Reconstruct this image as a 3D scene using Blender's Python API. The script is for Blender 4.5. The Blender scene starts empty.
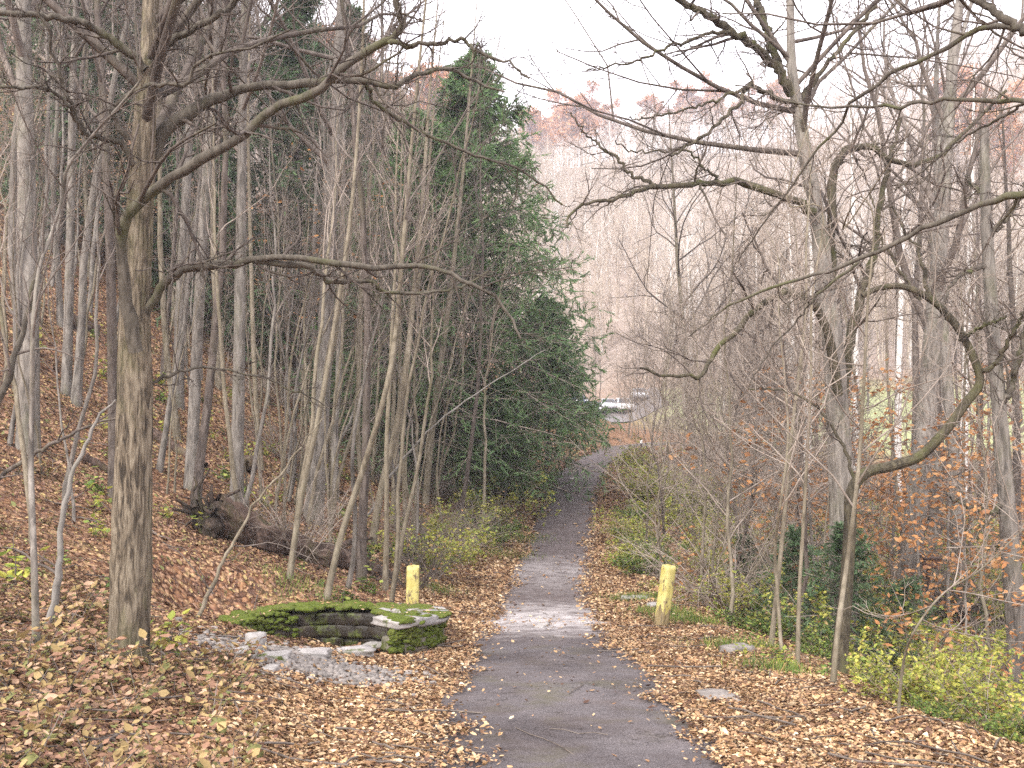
import bpy, math, random
import numpy as np
from mathutils import Vector

R = np.random.default_rng(7)
random.seed(7)
C = bpy.context.scene.collection
F = 1000.0
EYE = 1.6
HOR = 420.0
PITCH = math.atan((HOR - 384.0) / F)
CP, SP = math.cos(PITCH), math.sin(PITCH)

# ------------------------------------------------------------------ numeric helpers
def nrm(v):
    return v / np.maximum(np.linalg.norm(v, axis=-1, keepdims=True), 1e-9)

def _h(ix, iy, iz, seed):
    n = (ix.astype(np.int64) * 73856093) ^ (iy.astype(np.int64) * 19349663) ^ (iz.astype(np.int64) * 83492791) ^ (seed * 2654435)
    n = (n ^ (n >> 13)) * 1274126177 & 0x7fffffff
    n = (n ^ (n >> 16)) * 668265263 & 0x7fffffff
    return (n % 100003) / 100003.0

def noise(x, y, z=0.0, seed=0):
    x, y, z = np.broadcast_arrays(np.asarray(x, float), np.asarray(y, float), np.asarray(z, float))
    ix, iy, iz = np.floor(x), np.floor(y), np.floor(z)
    fx, fy, fz = x - ix, y - iy, z - iz
    fx, fy, fz = (t * t * (3 - 2 * t) for t in (fx, fy, fz))
    r = 0
    for a in (0, 1):
        for b in (0, 1):
            for c in (0, 1):
                w = (fx if a else 1 - fx) * (fy if b else 1 - fy) * (fz if c else 1 - fz)
                r = r + w * _h(ix + a, iy + b, iz + c, seed)
    return r * 2 - 1

def smooth(t):
    t = np.clip(t, 0, 1)
    return t * t * (3 - 2 * t)

def ray(px, py):
    cx, cy = (px - 512) / F, (384 - py) / F
    return np.array([cx, CP - cy * SP, SP + cy * CP])

def pix(px, py, d):
    """world point on the line of sight of a photo pixel at forward distance d"""
    r = ray(px, py)
    return np.array([0, 0, EYE]) + r * (d / r[1])

# ------------------------------------------------------------------ terrain
_yy = np.linspace(-40, 460, 2501)
def table(ks, vs, sig=5):
    t = np.interp(_yy, ks, vs)
    k = np.exp(-0.5 * (np.arange(-3 * sig, 3 * sig + 1) / sig) ** 2); k /= k.sum()
    return np.convolve(np.pad(t, 3 * sig, mode='edge'), k, mode='valid')
T_xc = table([-40, 0, 6.3, 9, 12.3, 16, 20, 26.7, 34, 38, 44, 48, 54, 70, 120, 460], [.5, .58, .54, .46, .40, .46, .64, 1.25, 1.95, 2.6, 4.1, 5.3, 8.2, 11, 11, 11], 8)
T_zp = table([-40, 0, 6.3, 9, 12.3, 16, 20, 26.7, 34, 38, 44, 48, 56, 75, 100, 120, 460], [.3, 0, -.60, -.90, -1.22, -1.62, -1.98, -1.86, -1.1, -.42, .06, .30, .35, .55, .75, .95, 1.2], 9)
T_e = table([-40, 0, 15, 22, 30, 60, 460], [2.75, 2.7, 2.45, 1.6, 1.3, 1.3, 1.3])
T_zv = table([-40, 5, 10, 25, 40, 60, 80, 100, 120, 460], [-3.6, -3.4, -3.2, -2.7, -1.9, -.5, 1.2, 2.4, 3.2, 4], 8)
T_m = table([-40, 4, 8, 14, 18, 24, 60, 460], [.5, .5, .55, .7, .95, 1.05, 1, 1], 6)
T_hr = table([-40, 105, 125, 160, 340, 400, 460], [0, 0, 3, 15, 86, 92, 92], 20)
PIT = (-2.50, 13.5)
PIT_Z = -1.29

def H(x, y):
    x, y = np.broadcast_arrays(np.asarray(x, float), np.asarray(y, float))
    L = lambda T: np.interp(y, _yy, T)
    s = x - L(T_xc)
    zp = L(T_zp)
    l = np.maximum(-s - .95, 0)
    rl = np.interp(l, [0, 1, 2, 4, 6, 9, 14, 25, 60, 150, 500], [0, .12, .45, 1.3, 2.35, 4.1, 7.2, 14.5, 38, 84, 100]) * L(T_m)
    r = np.maximum(s - L(T_e), 0)
    w = smooth(r / 5.0)
    z = (zp + rl) * (1 - w) + L(T_zv) * w
    z = z + .32 * np.maximum(x - 75, 0) * smooth((y - 20) / 60)
    far = smooth((y - 95) / 60)
    z = z + L(T_hr) * (1 - .6 * smooth(l / 120))
    off = smooth((np.abs(s) - 1.0) / 1.6)
    z = z + off * (.05 * noise(x * .9, y * .9, 0, 3) + .025 * noise(x * 2.7, y * 2.7, 0, 4))
    z = z + smooth((np.abs(s) - 3) / 8) * .28 * noise(x * .23, y * .23, 0, 5)
    z = z + far * 5 * noise(x * .018, y * .018, 0, 6)
    # levelled ground round the old stone basin, and the sunken inside of it
    ex, ey = (x - PIT[0]) / 1.6, (y - PIT[1]) / 1.4
    q = np.sqrt(ex * ex + ey * ey)
    wl = 1 - smooth((q - 1.0) / .75)
    z = z * (1 - wl) + (PIT_Z - .05 * (x - PIT[0])) * wl
    qi = np.sqrt(((x - PIT[0]) / 1.2) ** 2 + ((y - PIT[1] - .05) / 1.06) ** 2)
    z = z - .75 * (1 - smooth((qi - .80) / .22))
    return z

def path_s(x, y):
    return x - np.interp(y, _yy, T_xc)

def hit(px, py):
    r = ray(px, py)
    d = np.concatenate([np.linspace(3, 60, 2400), np.linspace(60, 400, 2000)])
    p = np.array([0, 0, EYE]) + r[None, :] * (d / r[1])[:, None]
    below = p[:, 2] < H(p[:, 0], p[:, 1])
    i = int(np.argmax(below)) if below.any() else len(d) - 1
    return p[i]

# ------------------------------------------------------------------ mesh helpers
class Buf:
    def __init__(s):
        s.v, s.q, s.t, s.n = [], [], [], 0
    def add(s, v, q=None, t=None):
        v = np.asarray(v, float).reshape(-1, 3)
        if q is not None and len(q): s.q.append(np.asarray(q, np.int64).reshape(-1, 4) + s.n)
        if t is not None and len(t): s.t.append(np.asarray(t, np.int64).reshape(-1, 3) + s.n)
        s.v.append(v); s.n += len(v)
        return s
    def mesh(s, name, origin=(0, 0, 0), flat=False):
        v = np.concatenate(s.v) - np.asarray(origin)[None, :]
        q = np.concatenate(s.q) if s.q else np.zeros((0, 4), np.int64)
        t = np.concatenate(s.t) if s.t else np.zeros((0, 3), np.int64)
        me = bpy.data.meshes.new(name)
        me.vertices.add(len(v)); me.vertices.foreach_set('co', v.astype(np.float32).ravel())
        loops = np.concatenate([q.ravel(), t.ravel()])
        me.loops.add(len(loops)); me.loops.foreach_set('vertex_index', loops.astype(np.int32))
        me.polygons.add(len(q) + len(t))
        st = np.concatenate([np.arange(len(q)) * 4, len(q) * 4 + np.arange(len(t)) * 3])
        me.polygons.foreach_set('loop_start', st.astype(np.int32))
        me.update(calc_edges=True)
        if not flat:
            me.polygons.foreach_set('use_smooth', np.ones(len(me.polygons), bool))
        return me

def obj(name, buf, m, parent=None, origin=(0, 0, 0), flat=False):
    me = buf if isinstance(buf, bpy.types.Mesh) else buf.mesh(name, origin, flat)
    if not me.materials: me.materials.append(m)
    o = bpy.data.objects.new(name, me); C.objects.link(o)
    if parent is not None: o.parent = parent
    return o

def tag(o, label=None, cat=None, group=None, kind=None):
    if label: o['label'] = label
    if cat: o['category'] = cat
    if group: o['group'] = group
    if kind: o['kind'] = kind
    return o

def thing(name, label, cat, loc, group=None):
    o = bpy.data.objects.new(name, None); C.objects.link(o)
    o.location = [float(a) for a in loc]; o.empty_display_size = .2
    return tag(o, label, cat, group)

def dup(root, loc, rz=0.0, sc=1.0, label=None, group=None, tilt=(0, 0)):
    r = root.copy(); C.objects.link(r)
    r.location = [float(a) for a in loc]; r.rotation_euler = (tilt[0], tilt[1], rz); r.scale = (sc, sc, sc)
    if label: r['label'] = label
    if group: r['group'] = group
    for ch in root.children:
        c = ch.copy(); C.objects.link(c); c.parent = r
        for g in ch.children:
            d = g.copy(); C.objects.link(d); d.parent = c
    return r

def frames(P):
    T = nrm(np.gradient(P, axis=1))
    m = nrm(P[:, -1] - P[:, 0] + 1e-6)
    ref = np.zeros_like(m)
    ref[np.arange(len(m)), np.argmin(np.abs(m), axis=1)] = 1
    U = nrm(np.cross(T, ref[:, None, :])); V = np.cross(T, U)
    return T, U, V

def tubes(buf, P, Rd, k, bump=0.0):
    """closed-sided tubes along S strokes: P (S,N,3), Rd (S,N)"""
    P = np.asarray(P, float); Rd = np.asarray(Rd, float)
    if P.ndim == 2: P, Rd = P[None], Rd[None]
    S, N = Rd.shape
    _, U, V = frames(P)
    a = np.arange(k) / k * 2 * np.pi
    rr = Rd[:, :, None] * np.ones(k)
    if bump:
        rr = rr * (1 + bump * np.random.default_rng(1).normal(size=rr.shape))
    v = P[:, :, None, :] + rr[..., None] * (np.cos(a)[None, None, :, None] * U[:, :, None, :] + np.sin(a)[None, None, :, None] * V[:, :, None, :])
    i = np.arange(S)[:, None, None] * N * k
    j = np.arange(N - 1)[None, :, None] * k
    c = np.arange(k)[None, None, :]; c2 = (c + 1) % k
    q = np.stack([i + j + c, i + j + c2, i + j + k + c2, i + j + k + c], -1)
    buf.add(v, q.reshape(-1, 4))
    return buf

def resample(pts, n, rad=None):
    """Catmull-Rom through pts, n samples"""
    p = np.asarray(pts, float)
    if len(p) == 2: p = np.stack([p[0], (p[0] + p[1]) / 2, p[1]])
    q = np.concatenate([[2 * p[0] - p[1]], p, [2 * p[-1] - p[-2]]])
    seg = np.linspace(0, len(p) - 1 - 1e-6, n); i = seg.astype(int); t = (seg - i)[:, None]
    a, b, c, d = q[i], q[i + 1], q[i + 2], q[i + 3]
    return .5 * ((2 * b) + (-a + c) * t + (2 * a - 5 * b + 4 * c - d) * t * t + (-a + 3 * b - 3 * c + d) * t ** 3)

def grow(rng, P, Rd, n, t0=.2, t1=1., ang=50, sd=12, lr=.4, lv=.3, npts=5, wob=.15, up=.05, rr=.6, rmin=.003, tipf=.3, fall=.6, lmin=0., lmax=99., bias=None):
    S, N = Rd.shape
    ln = np.linalg.norm(np.diff(P, axis=1), axis=2).sum(1)
    t = t0 + (t1 - t0) * (np.arange(n)[None, :] + rng.random((S, n))) / n
    f = t * (N - 1); i = np.minimum(f.astype(int), N - 2); w = (f - i)[..., None]
    si = np.arange(S)[:, None]
    p = P[si, i] * (1 - w) + P[si, i + 1] * w
    T = nrm(P[si, i + 1] - P[si, i])
    r0 = Rd[si, i] * (1 - w[..., 0]) + Rd[si, i + 1] * w[..., 0]
    p, T, r0, t = p.reshape(-1, 3), T.reshape(-1, 3), r0.ravel(), t.ravel()
    M = len(t)
    ref = np.where(np.abs(T[:, 2:3]) > .9, np.array([[1., 0, 0]]), np.array([[0, 0, 1.]]))
    U = nrm(np.cross(T, ref)); V = np.cross(T, U)
    az = np.arange(M) * 2.39996 + rng.random(M) * 1.6
    a = np.radians(np.clip(rng.normal(ang, sd, M), 12, 110))
    d = np.cos(a)[:, None] * T + np.sin(a)[:, None] * (np.cos(az)[:, None] * U + np.sin(az)[:, None] * V)
    if bias is not None: d = nrm(d + np.asarray(bias))
    L = np.clip(np.repeat(ln, n) * lr * (1 - fall * (t - t0) / max(1e-6, 1 - t0)) * np.exp(rng.normal(0, lv, M)), lmin, lmax)
    rs = np.maximum(np.minimum(rr * r0, L * .03 + .002), rmin)
    pts = np.zeros((M, npts, 3)); pts[:, 0] = p
    for k in range(1, npts):
        d = nrm(d + wob * rng.normal(size=(M, 3)) + np.array([0, 0, up]))
        pts[:, k] = pts[:, k - 1] + d * (L / (npts - 1))[:, None]
    rad = rs[:, None] * (1 - (1 - tipf) * np.linspace(0, 1, npts)[None, :] ** .8)
    return pts, np.maximum(rad, rmin * .6)

def leaves(buf, rng, pos, size, nrmdir=None, tilt=.6, asp=.55, curl=.25, grad=None):
    """small folded pointed leaves, four triangles' worth each: pos (M,3)"""
    M = len(pos)
    yaw = rng.random(M) * 2 * np.pi
    up = nrm(np.stack([rng.normal(0, tilt, M), rng.normal(0, tilt, M), np.ones(M)], -1)) if nrmdir is None else nrmdir
    a = np.stack([np.cos(yaw), np.sin(yaw), np.zeros(M)], -1)
    A = nrm(a - up * (a * up).sum(1, keepdims=True)); B = np.cross(up, A)
    s = (size * np.exp(np.clip(rng.normal(0, .24, M), -.6, .4)))[:, None]
    cu = (curl * rng.normal(0.2, 1, M))[:, None]
    w = asp * s * .5 * np.exp(rng.normal(0, .2, M))[:, None]
    v = np.stack([
        pos - A * s * .5,
        pos - A * s * .12 + B * w + up * cu * s * .35,
        pos - A * s * .12 - B * w + up * cu * s * .35,
        pos + A * s * .5 + up * cu * s * .5,
        pos + A * s * .02 + up * (-.06) * s,
        pos + A * s * .22 + B * w * .7 + up * cu * s * .45,
        pos + A * s * .22 - B * w * .7 + up * cu * s * .45], 1)
    if grad is not None:
        g = (v - pos[:, None, :]); v[:, :, 2] += g[:, :, 0] * grad[0][:, None] + g[:, :, 1] * grad[1][:, None]
    b = np.arange(M)[:, None] * 7
    q = np.concatenate([b + np.array([[0, 4, 5, 1]]), b + np.array([[0, 2, 6, 4]])])
    t = np.concatenate([b + np.array([[4, 3, 5]]), b + np.array([[4, 6, 3]])])
    buf.add(v.reshape(-1, 3), q, t)
    return buf

def blades(buf, pos, dirn, side, ln, wd):
    """flat narrow needles/sprays as one quad each"""
    M = len(pos)
    v = np.stack([pos - side * wd * .5, pos + side * wd * .5, pos + dirn * ln + side * wd * .3, pos + dirn * ln - side * wd * .3], 1)
    q = np.arange(M)[:, None] * 4 + np.arange(4)[None, :]
    buf.add(v.reshape(-1, 3), q)

def _rock_template(n=5):
    g = np.linspace(-1, 1, n)
    vs, qs, off = [], [], 0
    for ax in range(3):
        for sg in (-1, 1):
            a, b = np.meshgrid(g, g, indexing='ij')
            p = np.zeros((n, n, 3)); p[..., ax] = sg; p[..., (ax + 1) % 3] = a; p[..., (ax + 2) % 3] = b
            vs.append(p.reshape(-1, 3))
            i, j = np.meshgrid(np.arange(n - 1), np.arange(n - 1), indexing='ij')
            k = (i * n + j).ravel() + off
            qd = np.stack([k, k + n, k + n + 1, k + 1], 1)
            qs.append(qd if sg > 0 else qd[:, ::-1]); off += n * n
    v = np.concatenate(vs); q = np.concatenate(qs)
    key = np.round(v * 1000).astype(int); _, first, inv = np.unique(key, axis=0, return_index=True, return_inverse=True)
    return v[first], inv.ravel()[q]
RV, RQ = _rock_template(6)
PV, PQ = _rock_template(3)

def rock(buf, c, size, rz=0, rnd=.35, amp=.12, seed=0, tmpl=None, tilt=(0, 0)):
    V0, Q0 = tmpl or (RV, RQ)
    v = V0 * (1 - rnd) + nrm(V0) * rnd * 1.15
    d = noise(V0[:, 0] * 1.4 + seed * 7.3, V0[:, 1] * 1.4, V0[:, 2] * 1.4, 11)[:, None]
    d2 = noise(V0[:, 0] * 3.1 + seed * 3.7, V0[:, 1] * 3.1, V0[:, 2] * 3.1, 12)[:, None]
    v = v * (1 + amp * d + amp * .5 * d2) * np.asarray(size)[None, :] * .5
    cz, sz = math.cos(rz), math.sin(rz)
    v[:, 2] += v[:, 0] * tilt[0] + v[:, 1] * tilt[1]
    x, y = v[:, 0] * cz - v[:, 1] * sz, v[:, 0] * sz + v[:, 1] * cz
    buf.add(np.stack([x, y, v[:, 2]], 1) + np.asarray(c), Q0)

# ------------------------------------------------------------------ materials
def lin(r, g, b):
    f = lambda c: (c / 255 / 12.92) if c / 255 <= .04045 else ((c / 255 + .055) / 1.055) ** 2.4
    return (f(r), f(g), f(b), 1)

class NT:
    def __init__(s, name, rough=.9, spec=.15):
        s.m = bpy.data.materials.new(name); s.m.use_nodes = True
        s.t = s.m.node_tree; s.b = s.t.nodes['Principled BSDF']
        s.b.inputs['Roughness'].default_value = rough
        s.b.inputs['Specular IOR Level'].default_value = spec
    def n(s, typ, **kw):
        nd = s.t.nodes.new(typ)
        for k, v in kw.items(): setattr(nd, k, v)
        return nd
    def l(s, a, b): s.t.links.new(a, b)
    def coord(s, sc=(1, 1, 1), which='Object'):
        tc = s.n('ShaderNodeTexCoord'); mp = s.n('ShaderNodeMapping'); mp.inputs['Scale'].default_value = sc
        s.l(tc.outputs[which], mp.inputs['Vector']); return mp.outputs['Vector']
    def world(s, sc=(1, 1, 1)):
        g = s.n('ShaderNodeNewGeometry'); mp = s.n('ShaderNodeMapping'); mp.inputs['Scale'].default_value = sc
        s.l(g.outputs['Position'], mp.inputs['Vector']); return mp.outputs['Vector']
    def noise(s, vec, scale, detail=4, rough=.6, dist=0):
        nd = s.n('ShaderNodeTexNoise'); nd.inputs['Scale'].default_value = scale; nd.inputs['Detail'].default_value = detail
        nd.inputs['Roughness'].default_value = rough; nd.inputs['Distortion'].default_value = dist
        s.l(vec, nd.inputs['Vector']); return nd.outputs['Fac']
    def ramp(s, fac, stops, interp='LINEAR'):
        nd = s.n('ShaderNodeValToRGB'); cr = nd.color_ramp; cr.interpolation = interp
        while len(cr.elements) < len(stops): cr.elements.new(.5)
        for e, (p, c) in zip(cr.elements, stops):
            e.position = p; e.color = c if len(c) == 4 else (*c, 1)
        s.l(fac, nd.inputs['Fac']); return nd.outputs['Color']
    def mix(s, fac, a, b, mode='MIX'):
        nd = s.n('ShaderNodeMix', data_type='RGBA', blend_type=mode)
        for sock, val in ((nd.inputs[0], fac), (nd.inputs[6], a), (nd.inputs[7], b)):
            if hasattr(val, 'is_output'): s.l(val, sock)
            else: sock.default_value = val
        return nd.outputs[2]
    def math(s, op, a, b=0.0):
        nd = s.n('ShaderNodeMath', operation=op)
        for k, val in ((0, a), (1, b)):
            if hasattr(val, 'is_output'): s.l(val, nd.inputs[k])
            else: nd.inputs[k].default_value = val
        return nd.outputs[0]
    def bump(s, h, strength=.4, dist=.02):
        b = s.n('ShaderNodeBump'); b.inputs['Strength'].default_value = strength; b.inputs['Distance'].default_value = dist
        s.l(h, b.inputs['Height']); s.l(b.outputs['Normal'], s.b.inputs['Normal'])
    def out(s, col): s.l(col, s.b.inputs['Base Color']); return s.m
    def vary(s, col, amt=.35):
        """whole-plant tone difference between copies"""
        oi = s.n('ShaderNodeObjectInfo')
        v = s.math('ADD', s.math('MULTIPLY', oi.outputs['Random'], amt), 1 - amt / 2)
        hs = s.n('ShaderNodeHueSaturation'); s.l(col, hs.inputs['Color']); s.l(v, hs.inputs['Value'])
        return hs.outputs['Color']
    def island(s):
        return s.n('ShaderNodeNewGeometry').outputs['Random Per Island']

def bark(name, dark, mid, light, scale=14, stretch=.14, moss=0.0, bumpd=.012, vary=.3, tone=1.0, edge=.2):
    dark, mid, light = [tuple(c * tone for c in k[:3]) + (1,) for k in (dark, mid, light)]
    t = NT(name)
    v = t.coord((1, 1, stretch))
    n1 = t.noise(v, scale, 5, .65, .6)
    col = t.ramp(n1, [(.5 - edge, dark), (.50, mid), (.5 + edge, light)])
    big = t.noise(t.coord((1, 1, .5)), 1.6, 3)
    col = t.mix(t.ramp(big, [(.4, (0, 0, 0)), (.7, (.45, .45, .45))]), col, light)
    if moss:
        mk = t.ramp(t.noise(t.coord((1, 1, .4)), 2.3, 4, .7), [(.52, (0, 0, 0)), (.72, (moss, moss, moss))])
        col = t.mix(mk, col, (.075, .085, .022, 1))
    t.bump(n1, .7, bumpd)
    return t.out(t.vary(col, vary))

M = {}
M['bark_hero'] = bark('ridged_bark', (.045, .036, .027, 1), (.15, .118, .083, 1), (.27, .225, .165, 1), 30, .16, .55, .035, 0, .72, .11)
M['bark_limb'] = bark('limb_bark', (.048, .04, .033, 1), (.13, .112, .088, 1), (.22, .192, .155, 1), 20, .3, .6, .008, 0, .50)
M['bark_grey'] = bark('grey_bark', (.085, .075, .065, 1), (.19, .168, .145, 1), (.30, .27, .235, 1), 13, .2, .4, .012, .3, .72, .14)
M['bark_dead'] = bark('weathered_dead_bark', (.16, .145, .125, 1), (.30, .275, .245, 1), (.42, .39, .36, 1), 12, .4, .35, .008, .3, .68)
M['bark_tan'] = bark('tan_bark', (.085, .07, .05, 1), (.185, .155, .11, 1), (.30, .26, .195, 1), 12, .3, .25, .012, .3, .78)
M['bark_dark'] = bark('dark_bark', (.05, .04, .035, 1), (.115, .092, .078, 1), (.2, .165, .14, 1), 12, .25, .3, .012, .3, .64, .15)
M['bark_pale'] = bark('pale_mottled_bark', (.28, .25, .21, 1), (.52, .49, .45, 1), (.72, .70, .67, 1), 5, .5, 0, .004)
M['twig'] = bark('twig_bark', (.085, .068, .058, 1), (.15, .122, .103, 1), (.23, .195, .168, 1), 6, .5, 0, .002, .5, .72)
M['twig_tan'] = bark('pale_twig_bark', (.15, .12, .098, 1), (.25, .205, .168, 1), (.36, .305, .26, 1), 6, .5, 0, .002, .5, .92)
M['moss_limb'] = bark('mossy_bark', (.04, .034, .026, 1), (.095, .08, .055, 1), (.17, .145, .095, 1), 18, .3, .7, .012, 0, .52, .15)
M['rot'] = bark('rotten_wood', (.018, .013, .011, 1), (.055, .037, .029, 1), (.14, .095, .072, 1), 12, .5, .5, .02, 0)

M['rot_dark'] = bark('black_rotten_wood', (.010, .008, .007, 1), (.028, .021, .017, 1), (.075, .052, .04, 1), 12, .4, .2, .02, 0)

def leafmat(name, stops, rough=.75, trans=.25, vary=.2):
    t = NT(name, rough, .25)
    col = t.ramp(t.island(), stops, 'CONSTANT')
    tn = t.noise(t.world(), 1.7, 5, .65)
    col = t.mix(1.0, col, t.ramp(tn, [(.34, (.56, .53, .52)), (.52, (.98, .98, .98)), (.7, (1.14, 1.14, 1.12))]), 'MULTIPLY')
    col = t.vary(col, vary)
    tr = t.n('ShaderNodeBsdfTranslucent'); t.l(col, tr.inputs['Color'])
    ms = t.n('ShaderNodeMixShader'); ms.inputs[0].default_value = trans
    t.l(t.b.outputs[0], ms.inputs[1]); t.l(tr.outputs[0], ms.inputs[2])
    t.l(ms.outputs[0], t.t.nodes['Material Output'].inputs['Surface'])
    return t.out(col)

M['litter'] = leafmat('dry_leaves', [(0, (.40, .25, .125, 1)), (.16, (.27, .155, .08, 1)), (.30, (.50, .355, .20, 1)), (.44, (.32, .185, .10, 1)), (.56, (.17, .095, .055, 1)), (.70, (.42, .29, .17, 1)), (.82, (.60, .47, .31, 1)), (.89, (.11, .06, .042, 1))], .8, .12)
M['litter_hill'] = leafmat('slope_leaves', [(0, (.27, .155, .085, 1)), (.17, (.18, .10, .06, 1)), (.34, (.37, .24, .135, 1)), (.46, (.11, .06, .042, 1)), (.6, (.30, .18, .12, 1)), (.74, (.40, .30, .13, 1)), (.83, (.13, .075, .05, 1)), (.94, (.15, .16, .055, 1))], .8, .12)
M['yellow'] = leafmat('yellow_green_leaves', [(0, (.37, .37, .07, 1)), (.3, (.27, .31, .06, 1)), (.55, (.45, .43, .095, 1)), (.75, (.18, .24, .05, 1)), (.92, (.40, .28, .13, 1))], .6, .4)
M['green'] = leafmat('green_leaves', [(0, (.10, .16, .035, 1)), (.35, (.16, .23, .05, 1)), (.6, (.28, .32, .07, 1)), (.8, (.07, .11, .03, 1)), (.93, (.34, .22, .10, 1))], .6, .35)
M['orange'] = leafmat('orange_beech_leaves', [(0, (.46, .23, .09, 1)), (.35, (.36, .165, .065, 1)), (.65, (.55, .31, .14, 1)), (.88, (.28, .14, .07, 1))], .7, .35)
M['russet'] = leafmat('russet_leaves', [(0, (.29, .165, .105, 1)), (.22, (.28, .20, .085, 1)), (.42, (.44, .29, .19, 1)), (.60, (.36, .26, .12, 1)), (.76, (.20, .20, .075, 1)), (.88, (.20, .10, .07, 1)), (.97, (.34, .16, .12, 1))], .7, .3)
M['needle'] = leafmat('needles', [(0, (.12, .21, .088, 1)), (.3, (.165, .27, .11, 1)), (.6, (.21, .315, .13, 1)), (.8, (.10, .165, .078, 1)), (.97, (.20, .145, .08, 1))], .6, .5, .25)
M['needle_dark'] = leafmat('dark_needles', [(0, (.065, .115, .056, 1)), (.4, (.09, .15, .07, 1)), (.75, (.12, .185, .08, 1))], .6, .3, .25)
M['far_orange'] = leafmat('far_orange_leaves', [(0, (.56, .27, .10, 1)), (.4, (.48, .21, .08, 1)), (.7, (.62, .36, .17, 1))], .7, .3)
M['far_twig'] = bark('far_twig', (.28, .22, .17, 1), (.38, .31, .245, 1), (.48, .41, .335, 1), 1.2, .6, 0, .002, 0)  # twig colour lightened to stand in for bright, hazy distance

def ground_material():
    t = NT('forest_floor', .95, .1)
    w = t.world()
    vo = t.n('ShaderNodeTexVoronoi'); vo.inputs['Scale'].default_value = 13; vo.inputs['Randomness'].default_value = 1
    wa = t.n('ShaderNodeVectorMath', operation='ADD')
    nz = t.n('ShaderNodeTexNoise'); nz.inputs['Scale'].default_value = 9; t.l(w, nz.inputs['Vector'])
    sc = t.n('ShaderNodeVectorMath', operation='SCALE'); sc.inputs['Scale'].default_value = .09
    t.l(nz.outputs['Color'], sc.inputs[0]); t.l(w, wa.inputs[0]); t.l(sc.outputs[0], wa.inputs[1]); t.l(wa.outputs[0], vo.inputs['Vector'])
    sx = t.n('ShaderNodeSeparateColor'); t.l(vo.outputs['Color'], sx.inputs[0])
    leaf = t.ramp(sx.outputs[0], [(0, (.16, .085, .05)), (.2, (.28, .15, .08)), (.4, (.36, .215, .13)), (.55, (.11, .06, .04)), (.7, (.24, .125, .075)), (.85, (.42, .275, .15))], 'CONSTANT')
    dk = t.ramp(vo.outputs['Distance'], [(.35, (1, 1, 1)), (.75, (.35, .3, .28))])
    leaf = t.mix(1., leaf, dk, 'MULTIPLY')
    # patches of soil, moss and green ground plants on the slopes
    p1 = t.noise(w, .55, 5, .65)
    leaf = t.mix(t.ramp(p1, [(.56, (0, 0, 0)), (.70, (.5, .5, .5))]), leaf, (.10, .105, .04, 1))
    p2 = t.noise(w, 1.3, 4, .6)
    leaf = t.mix(t.ramp(p2, [(.58, (0, 0, 0)), (.72, (.7, .7, .7))]), leaf, (.085, .06, .042, 1))
    # mown grass across the stream and the floor under the far woods, lightened in colour for bright hazy distance
    sep = t.n('ShaderNodeSeparateXYZ'); t.l(w, sep.inputs[0])
    yb = t.math('ADD', sep.outputs['Y'], t.math('MULTIPLY', t.math('SUBTRACT', t.noise(w, .12, 3), .5), 26))
    g1 = t.ramp(t.math('DIVIDE', yb, 160), [(.34, (0, 0, 0)), (.42, (1, 1, 1)), (.70, (1, 1, 1)), (.78, (0, 0, 0))])
    xb = t.ramp(t.math('DIVIDE', sep.outputs['X'], 40), [(.30, (0, 0, 0)), (.42, (1, 1, 1))])
    gr = t.ramp(t.noise(w, 1.5, 4), [(.3, (.20, .22, .10)), (.6, (.30, .32, .16)), (.8, (.34, .31, .19))])
    leaf = t.mix(t.mix(1., g1, xb, 'MULTIPLY'), leaf, gr)
    fr = t.ramp(t.math('DIVIDE', yb, 160), [(.72, (0, 0, 0)), (.84, (1, 1, 1))])
    leaf = t.mix(fr, leaf, t.ramp(t.noise(w, .25, 5), [(.35, (.26, .20, .16)), (.65, (.36, .295, .245))]))
    t.bump(t.math('SUBTRACT', 1.0, vo.outputs['Distance']), .8, .03)
    return t.out(leaf)
M['ground'] = ground_material()

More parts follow.
